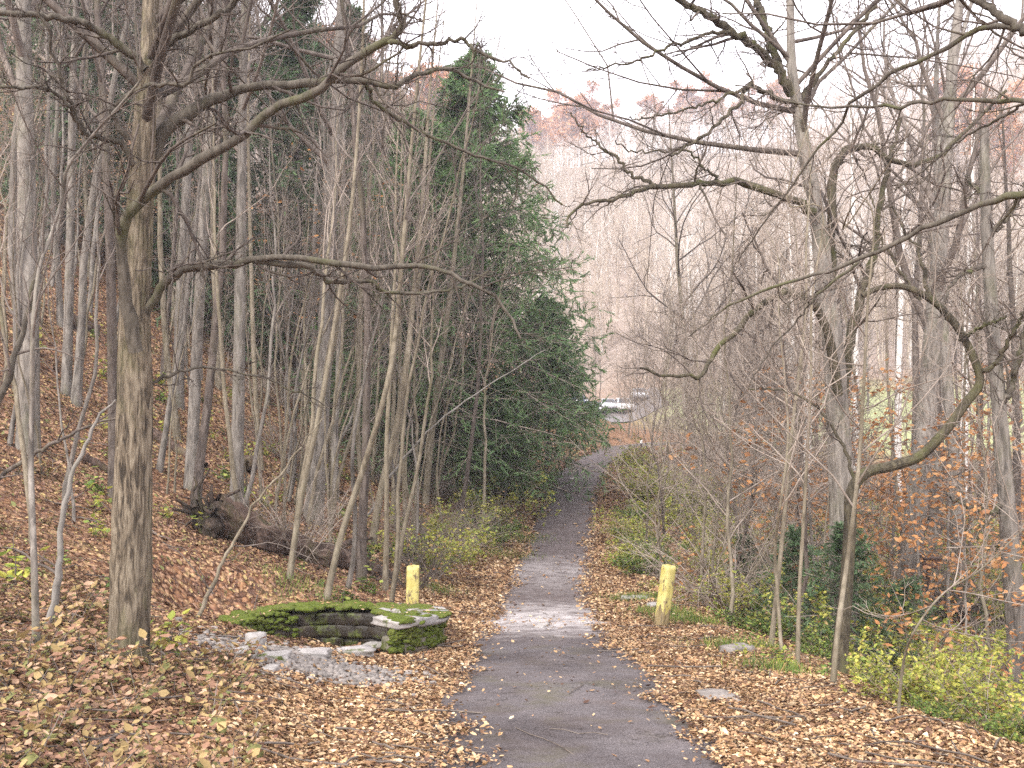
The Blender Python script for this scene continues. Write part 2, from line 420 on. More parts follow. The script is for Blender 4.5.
def path_material():
    t = NT('worn_tar_path', .92, .2)
    w = t.world()
    fine = t.noise(w, 90, 3, .7)
    col = t.ramp(fine, [(.32, (.038, .033, .033)), (.5, (.086, .075, .077)), (.68, (.19, .17, .17))])
    mid = t.noise(w, 2.2, 5, .65)
    col = t.mix(t.ramp(mid, [(.42, (0, 0, 0)), (.68, (.7, .7, .7))]), col, (.075, .058, .052, 1))
    mo = t.noise(w, 1.1, 4, .6)
    col = t.mix(t.ramp(mo, [(.54, (0, 0, 0)), (.68, (.45, .45, .45))]), col, (.085, .085, .045, 1))
    ck = t.n('ShaderNodeTexVoronoi', feature='DISTANCE_TO_EDGE'); ck.inputs['Scale'].default_value = 1.5
    wv = t.n('ShaderNodeVectorMath', operation='ADD'); nz = t.n('ShaderNodeTexNoise'); nz.inputs['Scale'].default_value = 3.5; nz.inputs['Detail'].default_value = 5
    t.l(w, nz.inputs['Vector']); t.l(w, wv.inputs[0]); t.l(nz.outputs['Color'], wv.inputs[1]); t.l(wv.outputs[0], ck.inputs['Vector'])
    crack = t.mix(1., t.ramp(ck.outputs['Distance'], [(.0, (.75, .75, .75)), (.022, (0, 0, 0))]), t.ramp(t.noise(w, .9, 3), [(.46, (0, 0, 0)), (.56, (1, 1, 1))]), 'MULTIPLY')
    col = t.mix(crack, col, (.022, .018, .016, 1))
    wet = t.ramp(t.noise(w, .75, 5, .7), [(.36, (.62, .60, .60)), (.55, (1, 1, 1)), (.7, (1.18, 1.15, 1.14))])
    col = t.mix(1., col, wet, 'MULTIPLY')
    sep = t.n('ShaderNodeSeparateXYZ'); t.l(w, sep.inputs[0])
    yb = t.math('ADD', sep.outputs['Y'], t.math('MULTIPLY', t.math('SUBTRACT', t.noise(w, 2.2, 5, .75), .5), 5.0))
    st = t.noise(t.world((.9, 1.5, 1)), 2.8, 6, .75)
    # pale worn concrete where the tar stops, dusty dirt beyond it
    f1 = t.ramp(t.math('DIVIDE', yb, 60), [(.222, (0, 0, 0)), (.262, (1, 1, 1)), (.287, (.72, .72, .72)), (.325, (.05, .05, .05)), (.385, (.5, .5, .5)), (.43, (.05, .05, .05)), (.6, (.12, .12, .12))])
    stc = t.ramp(st, [(.38, (.15, .15, .15)), (.56, (1, 1, 1))])
    dirt = t.ramp(t.math('DIVIDE', yb, 60), [(.20, (0, 0, 0)), (.25, (1, 1, 1))])
    col = t.mix(dirt, col, t.ramp(t.noise(w, 7, 5, .7), [(.3, (.04, .031, .03)), (.7, (.115, .090, .086))]))
    col = t.mix(t.mix(1., f1, stc, 'MULTIPLY'), col, t.ramp(t.noise(w, 25, 3), [(.35, (.30, .275, .27)), (.65, (.48, .445, .43))]))
    t.bump(fine, .5, .006)
    return t.out(col)
M['path'] = path_material()

def stone_material(name, base, light, moss=.0, wet=False):
    t = NT(name, .55 if wet else .9, .3)
    w = t.world()
    col = t.ramp(t.noise(w, 7, 6, .7), [(.3, base), (.7, light)])
    tone = t.ramp(t.island(), [(0, (.75, .75, .75)), (1, (1.15, 1.12, 1.1))])
    col = t.mix(1., col, tone, 'MULTIPLY')
    if moss:
        k = t.ramp(t.noise(w, 3.5, 5, .65), [(.62 - moss * .3, (0, 0, 0)), (.70 - moss * .2, (1, 1, 1))])
        col = t.mix(k, col, t.ramp(t.noise(w, 30, 3), [(.35, (.03, .04, .009)), (.65, (.085, .10, .02))]))
    t.bump(t.noise(w, 24, 5, .7), .6, .015)
    return t.out(col)
M['stone'] = stone_material('weathered_stone', (.09, .085, .07, 1), (.22, .20, .165, 1), .7)
M['stone_wet_shaded'] = stone_material('damp_shaded_stone', (.014, .011, .008, 1), (.042, .033, .023, 1), .30, True)  # damp stone, its colour also darkened as painted shade to deepen the hollow
M['slab'] = stone_material('pale_flagstone', (.20, .19, .18, 1), (.36, .34, .325, 1), .18)
M['pebble'] = stone_material('grey_gravel', (.095, .085, .078, 1), (.26, .235, .215, 1), 0)

def moss_material():
    t = NT('moss', .95, .1)
    w = t.world()
    col = t.ramp(t.noise(w, 40, 4, .7), [(.3, (.035, .05, .010)), (.55, (.085, .11, .018)), (.75, (.165, .175, .045))])
    col = t.mix(t.ramp(t.noise(w, 4, 3), [(.5, (0, 0, 0)), (.75, (.6, .6, .6))]), col, (.16, .145, .05, 1))
    t.bump(t.noise(w, 80, 3), .8, .02)
    return t.out(col)
M['moss'] = moss_material()

def post_material():
    t = NT('peeling_yellow_paint', .6, .3)
    v = t.coord()
    k = t.noise(t.coord((1, 1, .45)), 11, 5, .7)
    z = t.n('ShaderNodeSeparateXYZ'); t.l(v, z.inputs[0])
    low = t.ramp(z.outputs['Z'], [(.04, (.3, .3, .3)), (.36, (0, 0, 0))])
    kk = t.math('ADD', k, low)
    m = t.ramp(kk, [(.545, (0, 0, 0)), (.60, (1, 1, 1))])
    yel = t.ramp(t.noise(v, 5, 4), [(.3, (.36, .30, .075)), (.7, (.46, .415, .17))])
    return t.out(t.mix(m, yel, t.ramp(t.noise(t.coord((1, 1, .1)), 40, 3), [(.35, (.10, .075, .04)), (.65, (.26, .20, .10))])))
M['post'] = post_material()

def plain(name, col, rough=.5, metal=0., spec=.4):
    t = NT(name, rough, spec); t.b.inputs['Metallic'].default_value = metal
    n = t.noise(t.coord(), 6, 3)
    a = tuple(c * .9 for c in col[:3]); b = tuple(min(1, c * 1.08) for c in col[:3])
    return t.out(t.ramp(n, [(.3, a), (.7, b)]))

# ------------------------------------------------------------------ the ground
def build_ground():
    b, a = 5.35, 4.0
    u = np.linspace(-1, 1, 381); xs = -1.0 + a * np.sinh(b * u)
    v = np.linspace(math.asinh(-45 / a) / b, math.asinh(450 / a) / b, 381); ys = 11 + a * np.sinh(b * v)
    X, Y = np.meshgrid(xs, ys, indexing='ij')
    Z = H(X, Y)
    n, m = X.shape
    i, j = np.meshgrid(np.arange(n - 1), np.arange(m - 1), indexing='ij')
    k = (i * m + j).ravel()
    bf = Buf().add(np.stack([X, Y, Z], -1), np.stack([k, k + m, k + m + 1, k + 1], 1))
    tag(obj('ground', bf, M['ground']), kind='structure')
    # the path: a sheet laid on the ground
    ys = np.linspace(-6, 55, 500); c = np.linspace(-1, 1, 15)
    hw = np.interp(ys, [-6, 6, 9, 12, 20, 55], [1.15, 1.12, 1.08, 1.0, .92, .9])
    xc = np.interp(ys, _yy, T_xc); zp = np.interp(ys, _yy, T_zp)
    tx = np.gradient(xc, ys); q = 1 / np.sqrt(1 + tx ** 2)
    X = xc[:, None] + c[None, :] * hw[:, None] * q[:, None]
    Y = ys[:, None] - c[None, :] * hw[:, None] * (tx * q)[:, None]
    Z = H(X, Y) + .018 + .022 * (1 - c[None, :] ** 2) + .008 * noise(X * 2.1, Y * 2.1, 0, 21)
    n, m = X.shape
    i, j = np.meshgrid(np.arange(n - 1), np.arange(m - 1), indexing='ij'); k = (i * m + j).ravel()
    tag(obj('path', Buf().add(np.stack([X, Y, Z], -1), np.stack([k, k + 1, k + m + 1, k + m], 1)), M['path']), kind='structure')
build_ground()

def gradH(x, y, e=.15):
    return (H(x + e, y) - H(x - e, y)) / (2 * e), (H(x, y + e) - H(x, y - e)) / (2 * e)

def scatter(n, d0, d1, pw=1.0, half=.57):
    """points on the ground in the field of view, thinner with distance"""
    t = R.random(n)
    if pw == 1.0: d = d0 * (d1 / d0) ** t
    else: d = (d0 ** (1 - pw) + t * (d1 ** (1 - pw) - d0 ** (1 - pw))) ** (1 / (1 - pw))
    x = (R.random(n) * 2 - 1) * half * d
    return x, d

def build_litter():
    x, y = scatter(640000, 4.4, 48, .98)
    s = path_s(x, y)
    z = H(x, y)
    edge = np.abs(s) + .17 * noise(x * 1.1, y * .7, 0, 31) + .13 * noise(x * 4, y * 4, 0, 32)
    side_in = np.interp(y, [4, 6.5, 9, 12, 14, 19, 26, 40], [.92, .90, .86, .80, .72, .66, .70, .74])
    cover = np.interp(edge - (side_in - .72), [.55, .68, .86, 1.0], [0, .10, .8, 1])
    sparse = (R.random(len(x)) < np.where(y < 9, .002, .008)) | ((noise(x * 1.7, y * 1.7, 0, 33) > .5) & (y > 8.5) & (R.random(len(x)) < .05))
    keep = (R.random(len(x)) < cover) | sparse
    bare = (noise(x * .8, y * .8, 0, 35) > .22) & (s < -2.4)
    keep &= ~(bare & (R.random(len(x)) < .6))
    qi = np.sqrt(((x - PIT[0]) / 1.35) ** 2 + ((y - PIT[1]) / 1.25) ** 2)
    keep &= (qi > 1.05) | (R.random(len(x)) < .08)
    gc = hit(300, 664); gr = ((x - gc[0]) / 1.0) ** 2 + ((y - gc[1]) / .62) ** 2 + .5 * noise(x * 2.3, y * 2.3, 0, 37) < 1
    keep &= ~gr | (R.random(len(x)) < .22)
    right = np.interp(s, [0, 2.6, 4], [1, 1, .8])
    keep &= R.random(len(x)) < right
    for nm, sel, mat in (('leaf_litter', keep & (s > -2.6) & (y < 30), 'litter'), ('leaf_litter', keep & ((s <= -2.6) | (y >= 30)), 'litter_hill')):
        X, Y, Z = x[sel], y[sel], z[sel]
        size = .038 + .0022 * np.maximum(Y - 10, 0)
        size = size * np.where(R.random(len(X)) < .30, .6, 1.0) * np.where(R.random(len(X)) < .06, 1.5, 1.0)
        lift = .012 + .03 * R.random(len(X)) + np.where(np.abs(path_s(X, Y)) < 1.0, .035, 0)
        gx, gy = gradH(X, Y)
        bf = Buf(); leaves(bf, R, np.stack([X, Y, Z + lift], -1), size, tilt=.38, asp=.62, curl=.32, grad=(gx, gy))
        tag(obj(nm, bf, M[mat]), kind='stuff')
build_litter()
def orange_floor():
    x = R.uniform(5, 26, 60000); y = R.uniform(20, 52, 60000)
    k = (np.abs(x) / y < .56) & (path_s(x, y) > 5) & (noise(x * .22, y * .22, 0, 61) > -.45)
    x, y = x[k], y[k]; bf = Buf()
    leaves(bf, R, np.stack([x, y, H(x, y) + .03 + .05 * R.random(len(x))], -1), .13, tilt=.5, curl=.35)
    tag(obj('fallen_beech_leaves', bf, M['orange']), kind='stuff')
orange_floor()

# ------------------------------------------------------------------ bare trees
def trunk_line(rng, h, lean=(0, 0), wob=.03, n=14, bend=0.):
    t = np.linspace(0, 1, n)
    w = np.cumsum(rng.normal(0, wob, (n, 2)), 0); w -= w[0]
    sw = np.sin(t * np.pi * 1.2)[:, None] * rng.normal(0, bend, 2)[None, :]
    return np.concatenate([t[:, None] * np.array(lean)[None, :] * h + w + sw, (t * h)[:, None]], 1)

def trunk_rad(n, r0, tip=.12, flare=.5, h=10):
    t = np.linspace(0, 1, n)
    return r0 * ((1 - t) ** .85 * (1 - tip) + tip) * (1 + flare * np.exp(-t * h / .35))

def crown_of(rng, P, Rd, n1=18, t0=.3, ang=52, l1=.33, up=.06, n2=7, n3=6, n4=0, rmin=.004, sides=(5, 4, 3), wob=.14, lmax=9):
    b = Buf()
    A, ra = grow(rng, P[None], Rd[None], n1, t0, .98, ang, 12, l1, .28, 8, wob, up, .55, rmin * 2, .3, .55, 0, lmax)
    tubes(b, A, ra, sides[0])
    B, rb = grow(rng, A, ra, n2, .2, 1, 48, 14, .42, .3, 5, wob * 1.1, up * .8, .6, rmin, .4, .5)
    tubes(b, B, rb, sides[1])
    D = B
    if n3:
        D, rd = grow(rng, B, rb, n3, .15, 1, 45, 15, .45, .35, 4, wob * 1.2, up, .65, rmin * .75, .5, .5)
        tubes(b, D, rd, sides[2])
        if n4:
            E, re = grow(rng, D, rd, n4, .2, 1, 42, 15, .5, .35, 3, wob * 1.2, up, .7, rmin * .6, .5, .5)
            tubes(b, E, re, 3)
    return b, A, B, D

def make_bare(name, label, cat, group, seed, h, r0, n1, t0, l1, ang, n2, n3, n4, bm, tm, lean=(0, 0), up=.06, rmin=.004, wob=.03, bend=.15, k=10):
    rng = np.random.default_rng(seed)
    P = trunk_line(rng, h, lean, wob, 16, bend); Rd = trunk_rad(16, r0, .1, .4, h)
    P[0, 2] -= .35
    t = thing(name, label, cat, (0, 0, 0), group)
    obj('trunk', tubes(Buf(), P, Rd, k), M[bm], t)
    b, *_ = crown_of(rng, P, Rd, n1, t0, ang, l1, up, n2, n3, n4, rmin)
    obj('crown', b, M[tm], t)
    return t

class Kind:
    """first use moves the original itself, later uses copy it"""
    def __init__(s, protos): s.p, s.used, s.i = protos, set(), 0
    def put(s, loc, rz, sc, label=None, group=None, tilt=(0, 0), which=None):
        i = (s.i if which is None else which) % len(s.p); s.i += 1
        o = s.p[i]
        if i in s.used: return dup(o, loc, rz, sc, label, group, tilt)
        s.used.add(i)
        o.location = [float(a) for a in loc]; o.rotation_euler = (tilt[0], tilt[1], rz); o.scale = (sc, sc, sc)
        if label: o['label'] = label
        if group: o['group'] = group
        return o
    def drop(s):
        for i, o in enumerate(s.p):
            if i not in s.used:
                for c in list(o.children_recursive): bpy.data.objects.remove(c)
                bpy.data.objects.remove(o)

poles = Kind([make_bare('pole_tree', 'x', 'tree', None, 150 + i, 12 + i % 3, .062 + .012 * (i % 3), 13, .5, .18, 38, 5, 4, 0, ('bark_grey', 'bark_tan', 'bark_grey', 'bark_tan', 'bark_dark')[i], ('twig', 'twig_tan')[i % 2], ((.03, -.02, .05, 0, .02)[i], 0), .14, .005, .03, .2, 8) for i in range(5)])
slope_trees = Kind([make_bare('bare_tree', 'x', 'tree', None, 100 + i, 15 + i % 3 * 2, .15 + .02 * (i % 3), 20, .35, .26, 46, 7, 6, 2, ('bark_grey', 'bark_dark', 'bark_grey', 'bark_tan')[i % 4], ('twig', 'twig', 'twig_tan', 'twig')[i % 4], ((-.03, .02, .04, 0)[i % 4], 0), .10, .007) for i in range(6)])
saplings = Kind([make_bare('sapling', 'x', 'sapling', None, 200 + i, 6.5 + i % 4, .035 + .006 * (i % 3), 12, .48, .19, 26, 5, 3, 0, ('bark_tan', 'bark_grey', 'bark_tan')[i % 3], ('twig', 'twig', 'twig_tan')[i % 3], (.10 - .06 * (i % 3), 0), .13, .0038, .04, .25, 6) for i in range(7)])
thicket = Kind([make_bare('thicket_sapling', 'x', 'sapling', None, 300 + i, 5 + i % 4 * 1.1, .028 + .005 * (i % 3), 22, (.10, .28, .36)[i % 3], .28, 48, 7, 5, 0, ('bark_tan', 'bark_dark', 'bark_tan', 'bark_grey')[i % 4], ('twig_tan', 'twig', 'twig_tan', 'twig_tan')[i % 4], (.06 - .05 * (i % 3), 0), .06, .0042, .05, .3, 6) for i in range(7)])
pale_trees = Kind([make_bare('pale_tree', 'x', 'tree', None, 400 + i, 17 + 2 * i, .19, 18, .35, .30, 44, 7, 6, 2, 'bark_pale', 'twig_tan', (.02 * (i - 1), 0), .09, .007) for i in range(3)])
valley_trees = Kind([make_bare('valley_tree', 'x', 'tree', None, 450 + i, 15 + 2 * i, .17, 20, .3, .32, 50, 7, 6, 2, ('bark_grey', 'bark_dark', 'bark_tan', 'bark_grey')[i], ('twig', 'twig_tan')[i % 2], (.03 * (i - 1.5), 0), .08, .006) for i in range(4)])

def pixel_tree(name, label, cat, base, line, w, bm, tm, seed, group=None, top=15., n1=16, t0=.4, l1=.28, n2=7, n3=5, n4=2, k=12, d=None, up=.08, rmin=.0045, tipw=None, ang=48):
    """a tree whose foot stands where the photo shows it, its stem following the stem in the photo at that distance"""
    rng = np.random.default_rng(seed)
    g = hit(*base) if d is None else pix(base[0], base[1], d)
    if d is not None: g[2] = H(g[0], g[1])
    D = g[1]
    pts = [g - np.array([0, 0, .3])] + [pix(px, py, D + .15 * rng.normal()) for px, py in line]
    last, prev = pts[-1], pts[-2]
    ext = top - (last[2] - g[2])
    if ext > .5:
        dr = nrm(last - prev); dr = nrm(dr + np.array([0, 0, .6]))
        pts += [last + dr * ext * .35 + rng.normal(0, .15, 3), last + dr * ext * .7 + rng.normal(0, .25, 3), last + dr * ext + rng.normal(0, .3, 3)]
    n = 34
    P = resample(pts, n)
    hgt = P[:, 2] - P[0, 2]
    t = hgt / hgt[-1]
    r0 = w * .5 * D / F
    Rd = r0 * np.clip((1 - t * .95), .08, 1) ** .8 * (1 + .35 * np.exp(-hgt / .4))
    o = thing(name, label, cat, g, group)
    obj('trunk', tubes(Buf(), P, Rd, k, .02), M[bm], o, g)
    b, *_ = crown_of(rng, P, Rd, n1, t0, ang, l1, up, n2, n3, n4, rmin)
    obj('crown', b, M[tm], o, g)
    return o

# ------------------------------------------------------------------ named trees, stem by stem
def limb_line(pts, d0, d1, n=26, wig=.0, seed=0):
    k = len(pts)
    w = np.array([pix(px, py, d0 + (d1 - d0) * i / (k - 1)) for i, (px, py) in enumerate(pts)])
    P = resample(w, n)
    if wig:
        rg = np.random.default_rng(seed); o = rg.normal(0, wig, (n, 3)); o[0] = 0
        P = P + o
    return P

def limb_rad(n, w0, w1, d):
    return (w0 + (w1 - w0) * np.linspace(0, 1, n) ** .85) * .5 * d / F

def twigs_on(lines, seed, n1=12, l1=.24, n2=6, n3=4, rmin=.0026, ang=50, up=.03, wob=.2, fall=.35):
    b = Buf()
    for i, (P, Rd) in enumerate(lines):
        rg = np.random.default_rng(seed + i)
        A, ra = grow(rg, P[None], Rd[None], n1, .12, 1, ang, 14, l1, .4, 8, wob, up, .5, rmin * 1.7, .35, fall)
        tubes(b, A, ra, 5)
        B, rb = grow(rg, A, ra, n2, .15, 1, 46, 15, .45, .4, 6, wob, up, .6, rmin, .45, .5)
        tubes(b, B, rb, 4)
        if n3:
            D, rd = grow(rg, B, rb, n3, .15, 1, 45, 15, .5, .4, 4, wob, up, .7, rmin * .7, .6, .5)
            tubes(b, D, rd, 3)
    return b

def ridged_trunk(P, Rd, k=64, amp=.05, seed=0):
    _, U, V = frames(P[None]); U, V = U[0], V[0]
    a = np.arange(k) / k * 2 * np.pi
    h = np.concatenate([[0], np.cumsum(np.linalg.norm(np.diff(P, axis=0), axis=1))])
    ca, sa = np.cos(a)[None, :], np.sin(a)[None, :]
    hh = h[:, None]
    r = Rd[:, None] * (1 + .05 * noise(ca * 1.3 + seed, sa * 1.3, hh * .9, 41) + amp * np.abs(noise(ca * 6.5, sa * 6.5 + seed, hh * 2.6, 42)) + amp * .6 * noise(ca * 13, sa * 13, hh * 6, 43)
                       + .30 * np.exp(-np.maximum(hh - .25, 0) / .22) * noise(ca * 1.6, sa * 1.6, 3.3, 44))
    v = P[:, None, :] + r[..., None] * (np.cos(a)[None, :, None] * U[:, None, :] + np.sin(a)[None, :, None] * V[:, None, :])
    n = len(P)
    j, c = np.meshgrid(np.arange(n - 1) * k, np.arange(k), indexing='ij'); c2 = (c + 1) % k
    return Buf().add(v, np.stack([j + c, j + c2, j + k + c2, j + k + c], -1).reshape(-1, 4))

def hero(name, label, base, line, w0, w1, bm, lm, tm, limbs, seed, d=None, top=None, n1=12, l1=.24, extra_crown=True, crown_from=.6):
    g = hit(*base) if d is None else pix(base[0], base[1], d)
    g[2] = H(g[0], g[1]); D = g[1]
    pts = [g - np.array([0, 0, .35]), g + np.array([0, 0, .02])] + [pix(px, py, D) for px, py in line]
    nw = len(pts)
    if top:
        dr = nrm(nrm(pts[-1] - pts[-2]) + np.array([0, 0, .4])); ln = top - (pts[-1][2] - g[2])
        pts += [pts[-1] + dr * ln * .5, pts[-1] + dr * ln]
    n = 420
    P = resample(pts, n); h = np.linalg.norm(np.diff(P, axis=0), axis=1).sum() * np.linspace(0, 1, n)
    f = h / h[-1]
    vis = (pts[nw - 1][2] - g[2]) / max(.1, (P[-1, 2] - g[2]))
    wv = np.interp(f, [0, vis, 1], [w0, w1, w1 if not top else w1 * .25])
    Rd = wv * .5 * D / F * (1 + .75 * np.exp(-np.maximum(h - .3, 0) / .16))
    o = thing(name, label, 'tree', g)
    obj('trunk', ridged_trunk(P, Rd, 110, .085, seed), M[bm], o, g)
    lines = []
    for i, (lp, dd, a, b) in enumerate(limbs):
        L = limb_line(lp, D + dd[0], D + dd[1], 34, .012 * D / 10, seed + i)
        rr = limb_rad(34, a, b, D)
        rr = rr * (1 + .13 * noise(np.arange(34) * .75, seed + i * 5.3))
        lb = Buf(); tubes(lb, L, rr, 11, .04)
        obj('limb', lb, M[lm], o, g); lines.append((L, rr))
    b = twigs_on(lines, seed * 10, n1, l1)
    if extra_crown and top:
        i0 = int(n * crown_from)
        c2, *_ = crown_of(np.random.default_rng(seed), P[i0:], Rd[i0:], 14, .05, 50, .55, .05, 7, 5, 2, .0035)
        b.v += c2.v; b.q += [q + b.n for q in c2.q]; b.n += c2.n
    obj('crown', b, M[tm], o, g)
    return o

hero('large_tree', 'thick ridged-bark foreground tree with long crooked limbs reaching over toward the path', (127, 662),
     [(130, 600), (133, 500), (135, 400), (135, 330), (138, 240), (143, 150), (148, 70), (151, 0)], 42, 33, 'bark_hero', 'bark_limb', 'bark_dark', [
    ([(136, 352), (130, 318), (124, 285), (122, 255), (126, 225), (140, 200), (165, 182), (190, 167), (235, 142), (272, 110), (315, 92), (345, 66), (378, 46), (398, 32), (401, 18), (394, 2), (405, -20)], (-.25, -1.2), 13, 5),
    ([(150, 160), (165, 130), (190, 113), (215, 98), (250, 87), (300, 84), (337, 79), (372, 84), (396, 85), (425, 72), (452, 70), (478, 82), (505, 92)], (.1, .6), 15, 2.2),
    ([(335, 79), (366, 84), (372, 101), (400, 119), (440, 141), (480, 157), (512, 166), (538, 182), (562, 205)], (.4, 1.2), 6, 2),
    ([(390, 43), (425, 45), (460, 40), (478, 52), (510, 63), (528, 78)], (-1.1, -1.3), 5, 1.6),
    ([(140, 330), (152, 300), (170, 278), (198, 265), (235, 263), (272, 256), (330, 264), (380, 268), (435, 267), (458, 278), (490, 293), (512, 322), (520, 340)], (0, -.5), 11, 2),
    ([(255, 260), (310, 267), (330, 281), (368, 282), (386, 291), (430, 293), (462, 286), (490, 270)], (-.2, .4), 7, 2),
    ([(148, 75), (158, 52), (172, 40), (205, 23), (238, 0), (270, -25)], (0, -.4), 9, 5),
    ([(146, 70), (125, 50), (100, 32), (78, 20), (48, 16), (15, 14), (-25, 5)], (-.1, -.8), 9, 5),
    ([(135, 165), (118, 142), (97, 136), (84, 133), (73, 108), (62, 85), (52, 45), (38, 5)], (-.2, -.9), 7, 2.5),
    ([(84, 133), (62, 98), (30, 88), (-20, 85)], (-.5, -1.2), 4, 2.5),
    ([(128, 140), (114, 118), (122, 100), (140, 88), (165, 84), (188, 82), (196, 65), (215, 55), (252, 47), (290, 30)], (-.3, -1.0), 6, 2),
    ([(140, 385), (152, 384), (180, 372), (210, 369), (255, 376), (290, 388), (330, 408)], (0, .6), 4, 1.4),
], 11, top=15.5, n1=13, l1=.20)

hero('large_tree', 'tall grey tree right of the path with long mossy limbs arching over toward it', (846, 640),
     [(843, 560), (842, 500), (838, 420), (833, 345), (825, 285), (818, 220), (808, 170), (800, 120), (792, 70), (790, 0)], 29, 14, 'bark_grey', 'moss_limb', 'bark_dark', [
    ([(815, 212), (795, 200), (768, 191), (736, 183), (714, 182), (690, 185), (656, 186), (636, 192), (612, 198), (588, 204), (571, 211), (567, 226)], (-.2, -1.5), 9, 2),
    ([(656, 186), (632, 175), (614, 156), (600, 145), (585, 132), (570, 112)], (-.9, -.5), 4, 1.5),
    ([(720, 182), (705, 168), (684, 151), (640, 152), (615, 142)], (-.5, -1), 3, 1.3),
    ([(803, 108), (783, 100), (765, 91), (748, 87), (738, 104), (720, 123), (700, 138), (682, 150), (668, 158)], (0, -1.4), 6, 1.8),
    ([(748, 87), (715, 100), (690, 108), (652, 117), (630, 118)], (-.6, -.8), 3.4, 1.2),
    ([(792, 95), (776, 68), (756, 47), (736, 33), (710, 17), (690, 6), (664, -12)], (0, -1), 10, 6),
    ([(730, 32), (702, 35), (662, 50), (636, 62), (612, 66), (588, 70)], (-.7, -1.4), 4, 1.2),
    ([(780, 72), (768, 35), (757, 0), (752, -30)], (0, .8), 9, 7),
    ([(799, 105), (812, 84), (830, 61), (850, 36), (868, 15), (884, -10)], (0, .5), 6, 3.5),
    ([(829, 300), (830, 240), (832, 190), (838, 158), (850, 149), (868, 146), (890, 160), (915, 164), (937, 157), (957, 139), (985, 112), (1005, 90)], (.1, .9), 11, 3),
    ([(838, 395), (830, 345), (814, 305), (798, 294), (776, 296), (754, 312), (735, 333), (716, 352), (705, 371), (690, 377), (660, 375), (640, 368)], (-.3, -1.6), 10, 2),
    ([(840, 420), (848, 350), (860, 300), (872, 262), (878, 210), (890, 160), (900, 120)], (.3, 1.2), 13, 4),
], 23, d=15.0, top=17, n1=12, l1=.25)

hero('gnarled_tree', 'low gnarled dark tree whose mossy trunk bends sideways in an elbow and hooks back', (838, 655),
     [(846, 590), (850, 530), (852, 492), (866, 473), (892, 466), (920, 456), (946, 430), (966, 403), (980, 381), (970, 350), (952, 320), (930, 299), (904, 287), (880, 288), (862, 296)], 13, 5, 'moss_limb', 'moss_limb', 'bark_dark', [
    ([(955, 324), (938, 306), (925, 283), (919, 252), (905, 231), (892, 205)], (0, .5), 7, 2),
    ([(978, 375), (998, 360), (1015, 330), (1030, 300)], (0, -.5), 6, 3),
    ([(960, 340), (985, 325), (1005, 318)], (0, -.4), 4, 2),
    ([(920, 300), (900, 270), (880, 235), (870, 190)], (0, .4), 4, 1.5),
    ([(856, 485), (840, 440), (815, 405), (780, 390), (750, 388)], (0, .8), 4, 1.4),
], 37, d=11.5, n1=11, l1=.24)

hero('dead_tree', 'broken-topped grey trunk standing at the frame edge beside the drop', (1019, 742),
     [(1018, 660), (1012, 570), (1005, 485), (999, 410), (993, 330), (988, 250), (985, 180), (984, 128)], 21, 8, 'bark_grey', 'bark_limb', 'bark_dark', [
    ([(1000, 405), (1012, 385), (1020, 355), (1028, 320), (1045, 290)], (0, -.5), 8, 4),
    ([(988, 266), (972, 270), (955, 280), (945, 300), (938, 320)], (0, -.3), 5, 2),
    ([(987, 240), (1000, 225), (1020, 200), (1040, 160)], (0, -.3), 5, 2.5),
    ([(986, 196), (975, 187), (966, 176)], (0, .2), 4, 2),
    ([(1006, 500), (990, 512), (965, 505), (945, 492)], (0, -.4), 5, 1.6),
], 41, n1=12, l1=.3)

hero('overhanging_tree', 'tree rooted just outside the frame whose bare dark limbs sweep in across the sky', (1085, 760),
     [(1085, 560), (1082, 380), (1078, 200), (1075, 60), (1072, -40)], 62, 40, 'bark_hero', 'bark_limb', 'bark_dark', [
    ([(1076, 150), (1050, 122), (1024, 103), (992, 99), (940, 99), (905, 106), (862, 108), (830, 107), (790, 103), (762, 90), (735, 84)], (0, 1.8), 7, 1.6),
    ([(1079, 230), (1050, 200), (1024, 195), (982, 204), (935, 224), (885, 248), (832, 270), (785, 284), (745, 298), (715, 316), (690, 335)], (0, 2.0), 10, 1.6),
    ([(1074, 70), (1045, 48), (1022, 30), (1000, 14), (976, 0), (955, -15)], (0, .4), 12, 7),
    ([(1074, 40), (1035, 26), (1005, 28), (980, 29), (930, 56), (890, 76), (852, 103), (842, 122), (808, 163), (776, 206), (753, 238), (738, 262)], (0, 2.4), 8, 1.6),
    ([(1024, 103), (1000, 118), (960, 140), (925, 170), (895, 190)], (.9, 2), 4, 1.4),
    ([(860, 262), (820, 292), (800, 318), (770, 350), (740, 400)], (1.5, 2.2), 4, 1.2),
], 53, d=6.6, top=13, n1=8, l1=.22, crown_from=.75)

# stems that can be told apart on the left slope
PT = pixel_tree
PT('bare_tree', 'stout pale grey trunk at the very edge of the slope, behind the thin forked sapling', 'tree', (28, 450), [(29, 350), (27, 200), (23, 0)], 21, 'bark_grey', 'twig', 501, top=19)
PT('bare_tree', 'slim trunk high on the slope between the stout edge trunk and the ridged foreground tree', 'tree', (66, 395), [(69, 300), (71, 200), (73, 80), (76, 0)], 10, 'bark_grey', 'twig', 502, top=18)
PT('bare_tree', 'straight dark trunk standing immediately behind the ridged foreground tree', 'tree', (114, 500), [(113, 400), (110, 250), (103, 100), (97, 0)], 11, 'bark_dark', 'twig', 503, top=17)
PT('bare_tree', 'first of two pale leaning trunks side by side past the foreground tree, rooted higher up', 'tree', (177, 406), [(181, 300), (186, 200), (191, 90), (195, 0)], 12, 'bark_grey', 'twig', 504, top=17)
PT('bare_tree', 'second of two pale leaning trunks past the foreground tree, rooted lower down', 'tree', (190, 490), [(196, 370), (203, 230), (211, 120), (218, 0)], 13, 'bark_grey', 'twig', 505, top=17)
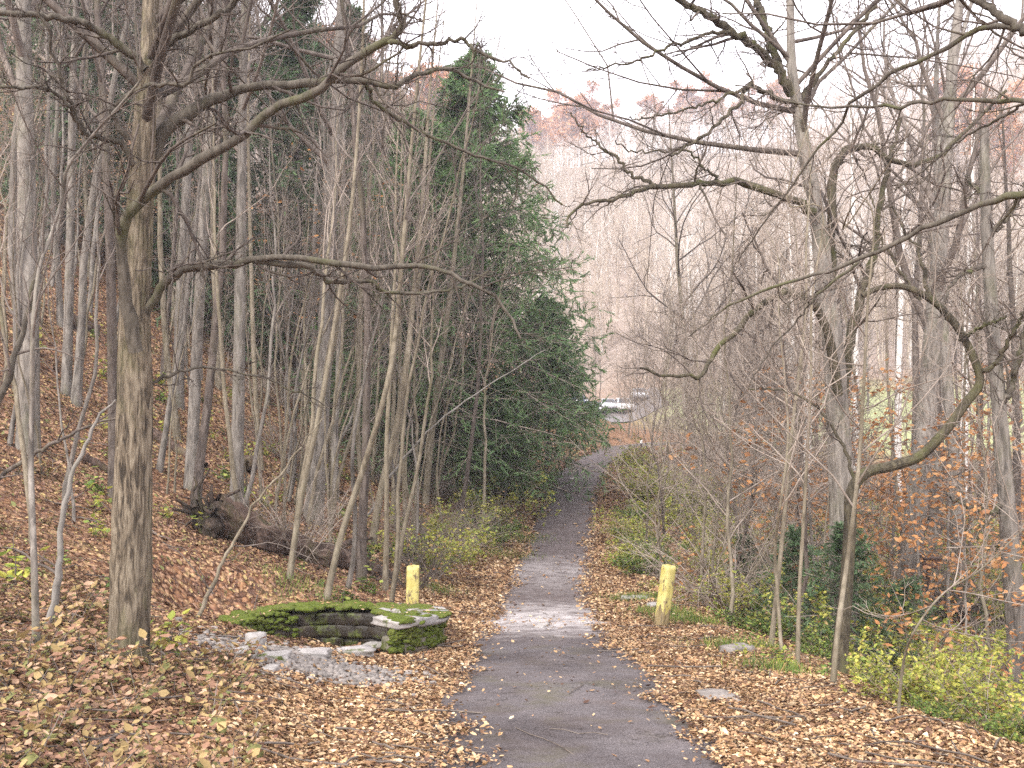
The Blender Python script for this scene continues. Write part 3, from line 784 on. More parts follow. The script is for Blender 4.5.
PT('bare_tree', 'upright grey trunk rising just behind the root end of the rotten log', 'tree', (236, 518), [(238, 420), (240, 300), (242, 150), (245, 0)], 14, 'bark_grey', 'twig', 506, top=16)
PT('bare_tree', 'broad pale trunk behind the middle of the rotten log among thin stems', 'tree', (312, 520), [(320, 430), (327, 300), (334, 150), (341, 0)], 19, 'bark_grey', 'twig', 507, top=17)
for i, (lb, base, line, w) in enumerate([
    ('slender tan stem in front of the rotten log, curving from upright to leaning', (287, 578), [(300, 505), (318, 420), (334, 330), (349, 230), (358, 130), (364, 0)], 9),
    ('slender tan stem rooted against the mossy basin wall, leaning strongly toward the path', (322, 600), [(340, 540), (366, 460), (386, 390), (396, 330), (402, 260), (411, 150), (426, 0)], 9.5),
    ('tan stem beyond the log tip, second of the leaning pair above the basin', (370, 544), [(381, 490), (396, 430), (406, 370), (413, 300), (421, 220), (429, 100), (438, 0)], 11),
    ('tallest slender stem in front of the dark evergreen, leaning toward the path', (424, 505), [(432, 430), (440, 370), (448, 310), (456, 240), (466, 140), (477, 0)], 10),
    ('thin stem crossing behind the leaning pair above the basin', (392, 525), [(398, 420), (410, 330), (424, 240), (432, 130), (446, 0)], 8),
    ('forked grey sapling standing before the stout edge trunk', (38, 650), [(34, 560), (31, 470), (32, 400), (33, 330), (39, 270), (53, 230), (63, 195), (72, 160)], 10),
    ('thin dark stem beside the upright grey trunk behind the log', (262, 470), [(255, 380), (251, 260), (248, 120), (250, 0)], 8),
]):
    PT('slender_tree', lb, 'sapling', base, line, w * .72, 'bark_tan' if i != 5 else 'bark_grey', 'twig', 520 + i, top=12.5 if i != 5 else 5.5, n1=11 if i != 5 else 16, t0=.45 if i != 5 else .3, l1=.14 if i != 5 else .2, n2=5, n3=3, n4=0, rmin=.003, ang=32, up=.12)
def dead_stem(lb, base, line, w, seed, mat='bark_dead', name='dead_sapling'):
    g = hit(*base); D = g[1]
    P = resample([g - np.array([0, 0, .1])] + [pix(px, py, D + .02 * i) for i, (px, py) in enumerate(line)], 24)
    P[1:] += np.random.default_rng(seed).normal(0, .012, (23, 3))
    Rd = limb_rad(24, w, w * .22, D) * (1 + .14 * noise(np.arange(24) * .8, seed * 1.7))
    t = thing(name, lb, 'dead stem', g)
    obj('trunk', tubes(Buf(), P, Rd, 8, .03), M[mat], t, g)
    obj('crown', twigs_on([(P, Rd)], seed, 7, .22, 3, 0, .003), M['twig'], t, g)
dead_stem('curved pale dead stem leaning onto the ridged foreground tree', (42, 628), [(58, 582), (62, 530), (74, 470), (95, 425), (116, 400)], 9, 601)
dead_stem('long thin dark stick propped low behind the ridged foreground tree', (-30, 500), [(20, 462), (60, 440), (100, 422), (140, 412)], 6, 602, 'bark_dark')
dead_stem('bent grey stem arching up from the leaf litter beside the basin', (195, 618), [(215, 580), (232, 545), (258, 500), (290, 462), (322, 420)], 5, 603, 'bark_tan')
dead_stem('thin pale stick fallen across the leaning stems beyond the log', (356, 530), [(395, 470), (440, 420), (500, 378), (545, 350)], 3, 604)
dead_stem('dark leaning branch entering beside the stout edge trunk', (-40, 560), [(-10, 430), (12, 365), (24, 325), (34, 280), (45, 240)], 11, 605, 'bark_limb')

# stems that can be told apart right of the path
for i, (lb, base, d, line, w, bm) in enumerate([
    ('thick leaning grey trunk in the hollow with orange leaves round its foot', (898, 640), 21, [(905, 600), (912, 540), (920, 470), (927, 400), (936, 300), (943, 200), (950, 100), (960, 0)], 25, 'bark_grey'),
    ('grey trunk just behind the thick leaning trunk in the hollow', (930, 600), 27, [(936, 500), (938, 400), (940, 300), (938, 200), (936, 100), (940, 0)], 16, 'bark_grey'),
    ('narrow dark trunk rising between the pale trunks over the orange leaves', (912, 560), 30, [(915, 450), (916, 380), (915, 300), (919, 250), (924, 120)], 9, 'bark_dark'),
    ('tall trunk beside the broken-topped one, forked against the sky', (960, 600), 24, [(955, 480), (945, 350), (938, 240), (942, 120), (955, 60), (972, 0)], 14, 'bark_grey'),
]):
    PT('bare_tree', lb, 'tree', base, line, w, bm, 'twig', 540 + i, d=d, top=17, n1=11, t0=.4, n4=0)
for i, (lb, base, d, line, w) in enumerate([
    ('white-barked trunk seen just left of the tall leaning tree', (806, 500), 36, [(808, 430), (811, 350), (812, 250), (800, 130), (797, 0)], 9),
    ('white-barked trunk seen just behind the gnarled elbow tree', (856, 500), 37, [(856, 420), (855, 330), (853, 200), (850, 60)], 9),
    ('short white trunk over the lawn between grey trunks', (897, 480), 42, [(898, 420), (899, 370), (901, 300), (905, 150)], 8),
    ('mottled pale trunk farthest toward the lawn edge', (962, 470), 44, [(965, 400), (968, 300), (972, 180), (975, 40)], 9),
]):
    PT('pale_tree', lb, 'tree', base, line, w, 'bark_pale', 'twig_tan', 560 + i, d=d, top=19, n1=10, t0=.45, n4=0)
for i, (lb, base, line, w) in enumerate([
    ('leaning tan stem on the shoulder in front of the gnarled elbow tree', (830, 684), [(838, 630), (846, 570), (854, 510), (860, 450), (864, 380), (868, 300), (874, 220)], 8),
    ('thin upright tan stem on the shoulder edge before the dark evergreen shrubs', (797, 668), [(799, 600), (803, 530), (808, 440), (811, 380), (812, 300)], 6),
    ('thin brown stem on the shoulder edge nearest the leaning yellow post', (768, 648), [(777, 590), (784, 520), (790, 450), (798, 380), (806, 310)], 7),
    ('wavering grey stem just behind the brown stem on the shoulder edge', (783, 655), [(778, 600), (775, 550), (781, 500), (788, 440), (785, 380)], 5),
    ('dark thin stem behind the leaning yellow post', (700, 600), [(703, 540), (706, 480), (700, 420), (697, 350), (690, 280)], 5),
    ('pale arching stem over the yellow shrubs', (895, 718), [(903, 665), (918, 625), (945, 592), (980, 570)], 4.5),
]):
    PT('slender_tree', lb, 'sapling', base, line, w * .74, 'bark_tan', 'twig_tan', 580 + i, top=5.5 + (i % 3) if i < 5 else 2.2, n1=18, t0=.3, l1=.24, n2=6, n3=4, n4=0, rmin=.003)

# ------------------------------------------------------------------ evergreens
def make_conifer(name, label, seed, h, rb, mat, n=165, group=None, low=.06, droop=-.045, sub=22, needles=15, size=.15):
    rng = np.random.default_rng(seed)
    t = thing(name, label, 'evergreen', (0, 0, 0), group)
    P = trunk_line(rng, h, (0, 0), .02, 14, .08); P[0, 2] -= .3
    Rd = trunk_rad(14, .012 * h, .08, .3, h)
    obj('trunk', tubes(Buf(), P, Rd, 9), M['bark_dark'], t)
    f = low + (1 - low) * np.linspace(0, .985, n) ** .92
    f = np.clip(f + rng.normal(0, .008, n), low, .99)
    L = rb * (1 - f) ** .80 * np.exp(rng.normal(0, .15, n)) * np.interp(f, [0, .1, .2], [.55, .8, 1]) + .15
    az = np.arange(n) * 2.39996 + rng.normal(0, .35, n)
    el = np.interp(f, [0, .5, 1], [-.22, .05, .75])
    N = 8; A = np.zeros((n, N, 3))
    A[:, 0] = np.stack([np.interp(f * h, P[:, 2], P[:, 0]), np.interp(f * h, P[:, 2], P[:, 1]), f * h], -1)
    d = np.stack([np.cos(az) * np.cos(el), np.sin(az) * np.cos(el), np.sin(el)], -1)
    for k in range(1, N):
        d = nrm(d + rng.normal(0, .07, (n, 3)) + np.array([0, 0, droop if k < 5 else .02]))
        A[:, k] = A[:, k - 1] + d * (L / (N - 1))[:, None]
    ra = np.maximum(.010 * L[:, None] * (1 - .85 * np.linspace(0, 1, N)), .004)
    lb = Buf(); tubes(lb, A, ra, 4)
    B, rb_ = grow(rng, A, ra, sub, .12, 1., 55, 12, .30, .25, 5, .10, -.05, .5, .003, .5, .55, .12, 1.3)
    tubes(lb, B, rb_, 3)
    obj('boughs', lb, M['twig_tan'], t)
    bf = Buf()
    S = len(B)
    tt = rng.random((S, needles)) ** .8 * 4 * .999; i = tt.astype(int); w = (tt - i)[..., None]; si = np.arange(S)[:, None]
    p = (B[si, i] * (1 - w) + B[si, i + 1] * w).reshape(-1, 3); T = nrm((B[si, i + 1] - B[si, i]).reshape(-1, 3))
    m = len(p)
    side = nrm(np.cross(T, np.array([0, 0, 1.]))) * np.where(rng.random(m) < .5, 1, -1)[:, None]
    dr = nrm(T * .8 + side * rng.uniform(.2, 1., m)[:, None] + rng.normal(0, .22, (m, 3)) + np.array([0, 0, -.12]))
    sd = nrm(np.cross(dr, np.array([0, 0, 1.]) + rng.normal(0, .5, (m, 3))))
    ln = (size * np.exp(rng.normal(0, .3, m)))[:, None]
    blades(bf, p, dr, sd, ln, ln * .22)
    obj('foliage', bf, M[mat], t)
    return t

def stand(o, px, d, rz=0., sc=1.):
    x = (px - 512) * d / F
    o.location = (x, d, float(H(x, d)) - .05); o.rotation_euler[2] = rz; o.scale = (sc,) * 3
    return o
def at(px, d):
    x = (px - 512) * d / F
    return (x, d, float(H(x, d)) - .05)
con_a = make_conifer('evergreen_tree', 'tall green evergreen leaning its boughs over the path where it narrows', 701, 14.4, 5.8, 'needle', 250, sub=25)
stand(con_a, 470, 33)
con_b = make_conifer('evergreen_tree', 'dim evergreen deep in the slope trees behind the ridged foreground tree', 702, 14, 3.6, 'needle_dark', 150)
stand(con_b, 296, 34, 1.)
con_c = make_conifer('evergreen_tree', 'short bushy evergreen touching the path edge below the tall one', 703, 6.6, 3.2, 'needle', 105, low=.26, sub=20)
stand(con_c, 545, 36.5, .5)
dup(con_a, at(415, 31), 2.2, .80, 'second evergreen close behind the tall one, away from the path')
dup(con_b, at(216, 33), 2.8, .82, 'dark evergreen showing between the two pale leaning trunks')
dup(con_b, at(62, 33), 4.1, 1.0, 'dark evergreen showing behind the stout edge trunk')
dup(con_b, at(352, 42), .4, 1.05, 'dim evergreen farther up the slope past the broad pale trunk')
dup(con_b, at(160, 36), 5.1, 1.0, 'dim evergreen farther up the slope hidden by the ridged foreground tree')
dup(con_c, at(500, 31), 2.0, .62, 'low evergreen at the foot of the tall one beside the path')
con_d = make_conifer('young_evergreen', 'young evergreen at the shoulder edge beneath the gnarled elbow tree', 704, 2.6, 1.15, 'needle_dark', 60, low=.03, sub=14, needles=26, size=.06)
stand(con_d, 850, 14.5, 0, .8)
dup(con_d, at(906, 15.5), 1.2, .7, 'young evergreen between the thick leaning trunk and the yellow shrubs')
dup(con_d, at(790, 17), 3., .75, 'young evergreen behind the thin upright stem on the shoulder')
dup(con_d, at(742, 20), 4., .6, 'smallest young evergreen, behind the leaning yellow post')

# ------------------------------------------------------------------ massed saplings and trees (each its own object)
def ok_view(x, y, lim=.56): return abs(x) / y < lim
def px_of(x, y): return 512 + x / y * F

rng = np.random.default_rng(31)
n = 0
for _ in range(4000):
    if n >= 64: break
    y = rng.uniform(16.5, 34); x = rng.uniform(-9, .8); s = x - np.interp(y, _yy, T_xc)
    if s > -2.0 or not ok_view(x, y, .5) or px_of(x, y) < 235: continue
    saplings.put((x, y, float(H(x, y)) - .05), rng.normal(0, .5), rng.uniform(.65, 1.15), 'thin tan bare sapling in the crowd of stems between the rotten log and the evergreen', 'saplings crowding the slope left of the path', (rng.normal(0, .05), rng.normal(.04, .07))); n += 1
n = 0
for _ in range(4000):
    if n >= 45: break
    y = rng.uniform(12, 32); x = rng.uniform(-17, -3); s = x - np.interp(y, _yy, T_xc)
    if not ok_view(x, y) or px_of(x, y) > 300 or ((x - PIT[0]) ** 2 + (y - PIT[1]) ** 2) < 9: continue
    saplings.put((x, y, float(H(x, y)) - .05), rng.uniform(0, 6.28), rng.uniform(.5, 1.0), 'thin bare sapling scattered on the open leafy slope around the ridged foreground tree', 'saplings scattered on the open slope', (rng.normal(0, .06), rng.normal(0, .07))); n += 1
n = 0
for _ in range(6000):
    if n >= 130: break
    y = 15 + 55 * rng.random() ** 1.3; x = rng.uniform(1, 30); s = x - np.interp(y, _yy, T_xc)
    lo = np.interp(y, [14, 20, 30, 50, 70], [2.9, 2.2, 2.3, 3.0, 3.])
    if s < lo or not ok_view(x, y) or px_of(x, y) < 640: continue
    p = px_of(x, y)
    if p > 815 and rng.random() < .88: continue
    if 575 < p < 645 and y > 44 and rng.random() < .85: continue
    thicket.put((x, y, float(H(x, y)) - .05), rng.uniform(0, 6.28), rng.uniform(.6, 1.25), 'twiggy bare sapling in the pale brown thicket right of the path', 'saplings of the thicket right of the path', (rng.normal(0, .06), rng.normal(0, .08))); n += 1
n = 0
for _ in range(6000):
    if n >= 105: break
    y = 30 + 86 * rng.random() ** 1.2; x = rng.uniform(-66, -3)
    s = x - np.interp(y, _yy, T_xc)
    if s > -7 or not ok_view(x, y): continue
    if y < 50 and px_of(x, y) > 440: continue
    slope_trees.put((x, y, float(H(x, y)) - .1), rng.uniform(0, 6.28), rng.uniform(.75, 1.15), 'slim bare tree among many farther up the leafy slope', 'bare trees up the leafy slope', (rng.normal(0, .03), rng.normal(0, .04))); n += 1
n = 0
for _ in range(6000):
    if n >= 34: break
    y = 24 + 85 * rng.random() ** 1.1; x = rng.uniform(2, 60); s = x - np.interp(y, _yy, T_xc)
    if s < 4 or not ok_view(x, y) : continue
    p = px_of(x, y)
    if p < 655: continue
    if 815 < p < 1010 and y < 84 and rng.random() < .85: continue
    k = valley_trees if rng.random() < .72 else pale_trees
    lab = ('bare tree among many on the valley floor beyond the thicket', 'bare trees on the valley floor') if k is valley_trees else ('pale-barked tree among the bare trees of the valley floor', 'pale trees of the valley floor')
    k.put((x, y, float(H(x, y)) - .1), rng.uniform(0, 6.28), rng.uniform(.65, .95), *lab, (rng.normal(0, .03), rng.normal(0, .04))); n += 1
n = 0
for _ in range(4000):
    if n >= 46: break
    y = rng.uniform(17, 36); x = rng.uniform(-17, -1); s = x - np.interp(y, _yy, T_xc)
    if s > -2.6 or not ok_view(x, y, .53) or px_of(x, y) > 500 or ((x - PIT[0]) ** 2 + (y - PIT[1]) ** 2) < 10: continue
    poles.put((x, y, float(H(x, y)) - .08), rng.normal(0, .6), rng.uniform(.7, 1.15), 'slim straight pole-like tree among the close-set stems of the left slope', 'pole-like trees of the left slope', (rng.normal(0, .03), rng.normal(.015, .05))); n += 1
n = 0
for _ in range(4000):
    if n >= 24: break
    y = rng.uniform(19, 50); x = rng.uniform(3, 26)
    if not 800 < px_of(x, y) < 1020: continue
    poles.put((x, y, float(H(x, y)) - .08), rng.uniform(0, 6.28), rng.uniform(.7, 1.2), 'slim pole-like tree in the hollow right of the tall leaning tree', 'pole-like trees of the hollow', (rng.normal(0, .04), rng.normal(0, .05))); n += 1
for i in range(16):
    y = rng.uniform(56, 92); x = (rng.uniform(580, 655) - 512) * y / F
    thicket.put((x, y, float(H(x, y)) - .05), rng.uniform(0, 6.28), rng.uniform(.8, 1.4), 'bare sapling screening the parked cars past the end of the path', 'saplings in front of the parked cars', (0, rng.normal(0, .06)))
for k in (saplings, thicket, slope_trees, valley_trees, pale_trees, poles): k.drop()

# ------------------------------------------------------------------ far wooded hillside: one mass
def far_forest():
    rng = np.random.default_rng(77)
    N = 3000
    y = 116 + 262 * rng.random(N) ** .85; x = (rng.random(N) * 2 - 1) * .58 * y
    keep = ~((np.abs(px_of(x, y) - 605) < 35) & (y < 135)); x, y = x[keep], y[keep]; N = len(x)
    z = H(x, y) - .3
    h = rng.uniform(12, 19, N)
    t = np.linspace(0, 1, 6)
    P = np.stack([x[:, None] + np.cumsum(rng.normal(0, .16, (N, 6)), 1), y[:, None] + 0 * t, z[:, None] + h[:, None] * t[None, :]], -1)
    Rd = (rng.uniform(.10, .21, N))[:, None] * (1 - .8 * t)[None, :] + .02
    pale = rng.random(N) < .16
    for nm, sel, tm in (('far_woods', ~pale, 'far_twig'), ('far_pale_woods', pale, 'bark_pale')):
        b = Buf(); tubes(b, P[sel], Rd[sel], 4)
        A, ra = grow(rng, P[sel], Rd[sel], 15, .28, 1, 42, 12, .34, .25, 5, .12, .10, .5, .03, .5, .5)
        tubes(b, A, ra, 3)
        B, rb = grow(rng, A, ra, 7, .15, 1, 42, 14, .45, .3, 3, .14, .08, .6, .022, .6, .5)
        tubes(b, B, rb, 3)
        tag(obj(nm, b, M[tm]), kind='stuff')
far_forest()

def make_leafy(name, label, seed, h, rad, mat, nl, size, lowest=.3, bm='bark_grey', cat='tree', group=None, r0=.14, clump=.35, n1=18, ang=52, l1=.33):
    rng = np.random.default_rng(seed)
    t = thing(name, label, cat, (0, 0, 0), group)
    P = trunk_line(rng, h, (0, 0), .03, 12, .1); P[0, 2] -= .2; Rd = trunk_rad(12, r0, .1, .3, h)
    obj('trunk', tubes(Buf(), P, Rd, 8), M[bm], t)
    b, A, B, D = crown_of(rng, P, Rd, n1, lowest, ang, l1, .03, 6, 4, 0, .004)
    obj('branches', b, M['twig'], t)
    tips = D[:, -2:].reshape(-1, 3)
    i = rng.integers(0, len(tips), nl)
    p = tips[i] + rng.normal(0, clump, (nl, 3)) * np.array([1, 1, .6])
    obj('foliage', leaves(Buf(), rng, p, size, tilt=.7), M[mat], t)
    return t
far_or = make_leafy('orange_tree', 'small orange-leaved tree on the far skyline', 801, 16, 5, 'far_orange', 6500, .55, .35, group='orange trees along the far skyline', clump=.5)
ors = [(548, 335), (532, 330), (562, 345), (588, 350), (607, 335), (650, 350), (690, 345), (715, 350), (748, 345), (780, 345), (530, 315), (575, 300), (400, 190), (350, 170), (320, 160), (430, 200), (450, 220), (375, 185), (1000, 200), (960, 230)]
for i, (px, d) in enumerate(ors):
    g = 'orange trees along the far skyline' if i < 12 else ('orange trees high on the wooded slope' if i < 18 else 'orange trees on the far valley side')
    lb = 'small orange-leaved tree on the far skyline over the path' if i < 12 else ('orange-leaved tree glimpsed high behind the bare slope trees' if i < 18 else 'orange-leaved tree on the far valley side by the frame edge')
    if i == 0:
        stand(far_or, px, d); far_or['label'] = lb
    else: dup(far_or, at(px, d), i * 1.3, 1.12 + .13 * (i % 4), lb, g)
beech = make_leafy('beech_sapling', 'x', 802, 3.0, 1.2, 'orange', 620, .085, .12, 'bark_grey', 'sapling', None, .03, .10, 14, 70, .45)
bs = [('orange-leaved sapling in the hollow before the thick leaning trunk', 915, 17.5, 1.0), ('orange-leaved sapling beneath the bent elbow limb', 890, 22, 1.2), ('orange-leaved sapling beside the dark trunk in the hollow', 950, 20, 1.1), ('orange-leaved sapling behind the thin upright stem', 808, 19, 1.15), ('orange-leaved sapling at the foot of the tall leaning tree', 838, 24, 1.2), ('orange-leaved sapling farthest into the hollow', 972, 27, 1.3), ('orange-leaved sapling between thicket and young evergreens', 775, 25, 1.1), ('smallest orange-leaved sapling before the broken-topped trunk', 960, 13.5, .7), ('orange-leaved sapling high in front of the lawn', 925, 27, 1.0), ('orange-leaved sapling by the white-barked trunk', 870, 28, 1.0)]
for i, (lb, px, d, sc) in enumerate(bs):
    if i == 0: stand(beech, px, d, 0, sc * 1.35); beech['label'] = lb; beech['group'] = 'orange-leaved saplings in the hollow'
    else: dup(beech, at(px, d), i * 2.1, sc * 1.35, lb, 'orange-leaved saplings in the hollow')
slope_y = make_leafy('yellow_leaved_sapling', 'sapling holding a few yellow-brown leaves before the broad pale trunk', 803, 7.5, 1.2, 'orange', 150, .10, .4, 'bark_tan', 'sapling', None, .045, .12)
stand(slope_y, 310, 24)
dup(slope_y, at(372, 28), 2, 1.1, 'sapling holding a few yellow-brown leaves behind the leaning pair')

# ------------------------------------------------------------------ shrubs and low plants
def make_shrub(name, seed, h, spread, nst, mat, nl, size, bm='twig_tan', tw=6):
    rng = np.random.default_rng(seed)
    t = thing(name, 'x', 'shrub', (0, 0, 0))
    N = 8; P = np.zeros((nst, N, 3)); P[:, 0, :2] = rng.normal(0, .10, (nst, 2)); P[:, 0, 2] = -.08
    az = rng.random(nst) * 6.28; d = nrm(np.stack([np.cos(az) * spread, np.sin(az) * spread, np.ones(nst)], -1))
    L = h * rng.uniform(.6, 1.15, nst)
    for k in range(1, N):
        d = nrm(d + rng.normal(0, .10, (nst, 3)) + np.stack([np.cos(az), np.sin(az), -.4 * np.ones(nst)], -1) * .05)
        P[:, k] = P[:, k - 1] + d * (L / (N - 1))[:, None]
    Rd = .009 * (h / 1.2) ** .5 * (1 - .7 * np.linspace(0, 1, N))[None, :] * np.ones((nst, 1))
    b = Buf(); tubes(b, P, Rd, 5)
    B, rb = grow(rng, P, Rd, tw, .25, 1, 50, 14, .35, .3, 5, .16, .02, .6, .0022, .5, .4); tubes(b, B, rb, 3)
    D, rd = grow(rng, B, rb, 3, .2, 1, 48, 14, .5, .3, 4, .16, .0, .7, .0018, .6, .4); tubes(b, D, rd, 3)
    obj('stems', b, M[bm], t)
    if nl:
        tips = np.concatenate([D.reshape(-1, 3), B[:, 2:].reshape(-1, 3)])
        p = tips[rng.integers(0, len(tips), nl)] + rng.normal(0, .03, (nl, 3))
        obj('foliage', leaves(Buf(), rng, p, size, tilt=.55, asp=.6), M[mat], t)
    return t
sh_y = make_shrub('yellow_shrub', 811, 1.35, .75, 14, 'yellow', 2300, .062)
sh_g = make_shrub('green_shrub', 812, 1.0, .9, 13, 'green', 2300, .06)
sh_b = make_shrub('bare_shrub', 813, 1.7, .8, 22, 'yellow', 0, .05, 'twig_tan', 9)
sh_d = make_shrub('bare_shrub', 814, 1.5, .9, 20, 'orange', 60, .05, 'twig', 9)
used = set()
def shrub(o, x, y, rz, sc, lb, grp):
    loc = (x, y, float(H(x, y)) - .02)
    if o.name not in used:
        used.add(o.name); o.location = loc; o.rotation_euler[2] = rz; o.scale = (sc,) * 3; o['label'] = lb; o['group'] = grp
        return o
    return dup(o, loc, rz, sc, lb, grp)
rng = np.random.default_rng(91)
def at_px(px, py):
    g = hit(px, py); return float(g[0]), float(g[1])
SH = [
    (sh_y, 432, 578, 1.1, 'yellow-green shrub growing against the upright yellow post'), (sh_y, 455, 556, 1.1, 'yellow-green shrub behind the upright yellow post, nearer the path'),
    (sh_y, 503, 528, 1.3, 'larger green-yellow shrub low on the bank beneath the evergreen'), (sh_g, 482, 545, 1.1, 'green-yellow shrub on the bank halfway from post to evergreen'),
    (sh_y, 515, 500, .85, 'small yellow shrub at the path edge below the evergreen boughs'), (sh_g, 405, 560, .7, 'low green shrub past the tip of the rotten log'),
    (sh_y, 648, 502, 1.5, 'rounded yellow-brown shrub at the path edge opposite the evergreen'), (sh_y, 668, 515, 1.5, 'bright yellow shrub behind the rounded one'),
    (sh_g, 636, 522, .8, 'green shrub low at the path edge in front of the rounded one'), (sh_y, 700, 522, 1.6, 'tall yellow shrub under the thicket stems'),
    (sh_y, 735, 560, 1.1, 'loose yellow shrub behind the leaning yellow post'), (sh_g, 655, 560, .55, 'tiny green shrub beside the leaning yellow post'),
    (sh_y, 643, 470, 1.1, 'yellow shrub at the bend where the path vanishes'), (sh_g, 520, 478, .9, 'green shrub under the lowest evergreen boughs'),
]
for i, (o, px, py, sc, lb) in enumerate(SH):
    x, y = at_px(px, py); shrub(o, x, y, i * 1.7, sc, lb, 'leafy shrubs along the path')
SR = [(sh_y, 918, 9.2, .85, 'yellow-green shrub at the drop, nearest the tan shoulder stem'), (sh_y, 945, 9.3, 1.05, 'bright yellow-green shrub in the middle of the clump by the drop'), (sh_y, 985, 8.4, .95, 'yellow-green shrub of the clump touching the broken-topped trunk'), (sh_g, 940, 8.4, .5, 'low green shrub under the yellow clump by the drop'), (sh_y, 872, 11.5, .45, 'thin yellow shrub behind the tan shoulder stem'), (sh_g, 1005, 7.6, .6, 'low green shrub at the foot of the broken-topped trunk'), (sh_g, 765, 15.8, 1.1, 'dark green shrub behind the brown shoulder stem'), (sh_g, 815, 14.0, 1.0, 'dark green shrub between the shoulder stems and young evergreens'), (sh_y, 725, 18.5, 1.2, 'pale yellow shrub where the thicket meets the shoulder')]
for i, (o, px, d, sc, lb) in enumerate(SR):
    x = (px - 512) * d / F; shrub(o, x, d, i * 2.3, sc * .66, lb, 'shrubs at the drop right of the path')
n = 0
for _ in range(4000):
    if n >= 75: break
    y = 11 + 40 * rng.random() ** 1.4; x = rng.uniform(1.5, 22); s = x - np.interp(y, _yy, T_xc)
    lo = np.interp(y, [10, 15, 20, 30, 50], [3.3, 2.9, 2.1, 2.2, 2.8])
    if s < lo or s > lo + 8 or not ok_view(x, y) or (px_of(x, y) < 700) or y < 18.5: continue
    shrub(sh_b if rng.random() < .6 else sh_d, x, y, rng.uniform(0, 6.28), rng.uniform(.7, 1.4), 'leafless twiggy shrub among the stems right of the path', 'leafless shrubs right of the path'); n += 1
n = 0
for _ in range(4000):
    if n >= 22: break
    y = rng.uniform(16, 33); x = rng.uniform(-8, .5); s = x - np.interp(y, _yy, T_xc)
    if s > -1.9 or px_of(x, y) < 250: continue
    shrub(sh_b if rng.random() < .5 else sh_d, x, y, rng.uniform(0, 6.28), rng.uniform(.6, 1.2), 'leafless twiggy shrub among the stems left of the path', 'leafless shrubs left of the path'); n += 1
n = 0
for _ in range(4000):
    if n >= 90: break
    y = rng.uniform(14, 38); x = rng.uniform(1.5, 16); s = x - np.interp(y, _yy, T_xc)
    lo = np.interp(y, [10, 15, 20, 30, 50], [3.3, 2.9, 2.0, 1.5, 1.5])
    if s < lo or not ok_view(x, y): continue
    shrub(sh_y if rng.random() < .6 else sh_g, x, y, rng.uniform(0, 6.28), rng.uniform(.6, 1.25), 'small yellowing shrub among the thicket stems right of the path', 'small yellowing shrubs in the thicket'); n += 1

def make_seedling(seed, mat, size, h=.3, nst=5):
    rng = np.random.default_rng(seed)
    t = thing('ground_plant', 'x', 'plant', (0, 0, 0))
    N = 5; P = np.zeros((nst, N, 3)); P[:, 0, :2] = rng.normal(0, .03, (nst, 2)); P[:, 0, 2] = -.03
    d = nrm(np.concatenate([rng.normal(0, .45, (nst, 2)), np.ones((nst, 1))], 1)); L = h * rng.uniform(.6, 1.2, nst)
    for k in range(1, N):
        d = nrm(d + rng.normal(0, .14, (nst, 3))); P[:, k] = P[:, k - 1] + d * (L / 4)[:, None]
    obj('stems', tubes(Buf(), P, np.full((nst, N), .0028), 4), M['twig'], t)
    p = P[:, 1:].reshape(-1, 3); p = np.repeat(p, 3, 0) + rng.normal(0, .04, (len(p) * 3, 3))
    obj('foliage', leaves(Buf(), rng, p, size, tilt=.45, asp=.6, curl=.3), M[mat], t)
    return t
pl = [make_seedling(821, 'russet', .060, .30, 5), make_seedling(822, 'russet', .055, .22, 6), make_seedling(823, 'green', .06, .18, 5), make_seedling(824, 'yellow', .065, .25, 4)]
n = 0
for _ in range(4000):
    if n >= 130: break
    y = 4.6 + 5.5 * rng.random() ** 1.3; x = rng.uniform(-5.5, -1.1)
    if not ok_view(x, y, .54) or x > -1.25 - .25 * (y - 4.6) or (x + 2.9) ** 2 + (y - 11) ** 2 < 2: continue
    shrub(pl[(0, 0, 1, 1, 0, 1, 0, 1, 0, 2, 3)[rng.integers(0, 8)]], x, y, rng.uniform(0, 6.28), rng.uniform(.6, 1.25), 'low broad-leaved plant in the autumn undergrowth below the ridged foreground tree', 'low plants in the near undergrowth'); n += 1
n = 0
for _ in range(4000):
    if n >= 110: break
    y = rng.uniform(9, 28); x = rng.uniform(-13, -1.5); s = x - np.interp(y, _yy, T_xc)
    if s > -2.2 or not ok_view(x, y) or ((x - PIT[0]) / 2.1) ** 2 + ((y - PIT[1] + .8) / 2.6) ** 2 < 1: continue
    shrub(pl[(2, 3, 2, 3, 1)[rng.integers(0, 5)]], x, y, rng.uniform(0, 6.28), rng.uniform(.7, 1.8), 'small green or yellow plant poking through the slope leaves', 'small plants on the leafy slope'); n += 1
n = 0
for _ in range(4000):
    if n >= 40: break
    y = rng.uniform(7, 22); s = rng.uniform(1.9, 3.4); x = s + np.interp(y, _yy, T_xc)
    if not ok_view(x, y) or s < np.interp(y, [7, 15, 22], [2.6, 2.3, 1.5]): continue
    shrub(pl[(2, 3)[rng.integers(0, 2)]], x, y, rng.uniform(0, 6.28), rng.uniform(.5, 1.0), 'small green plant along the leafy lip of the drop', 'small plants along the lip of the drop'); n += 1

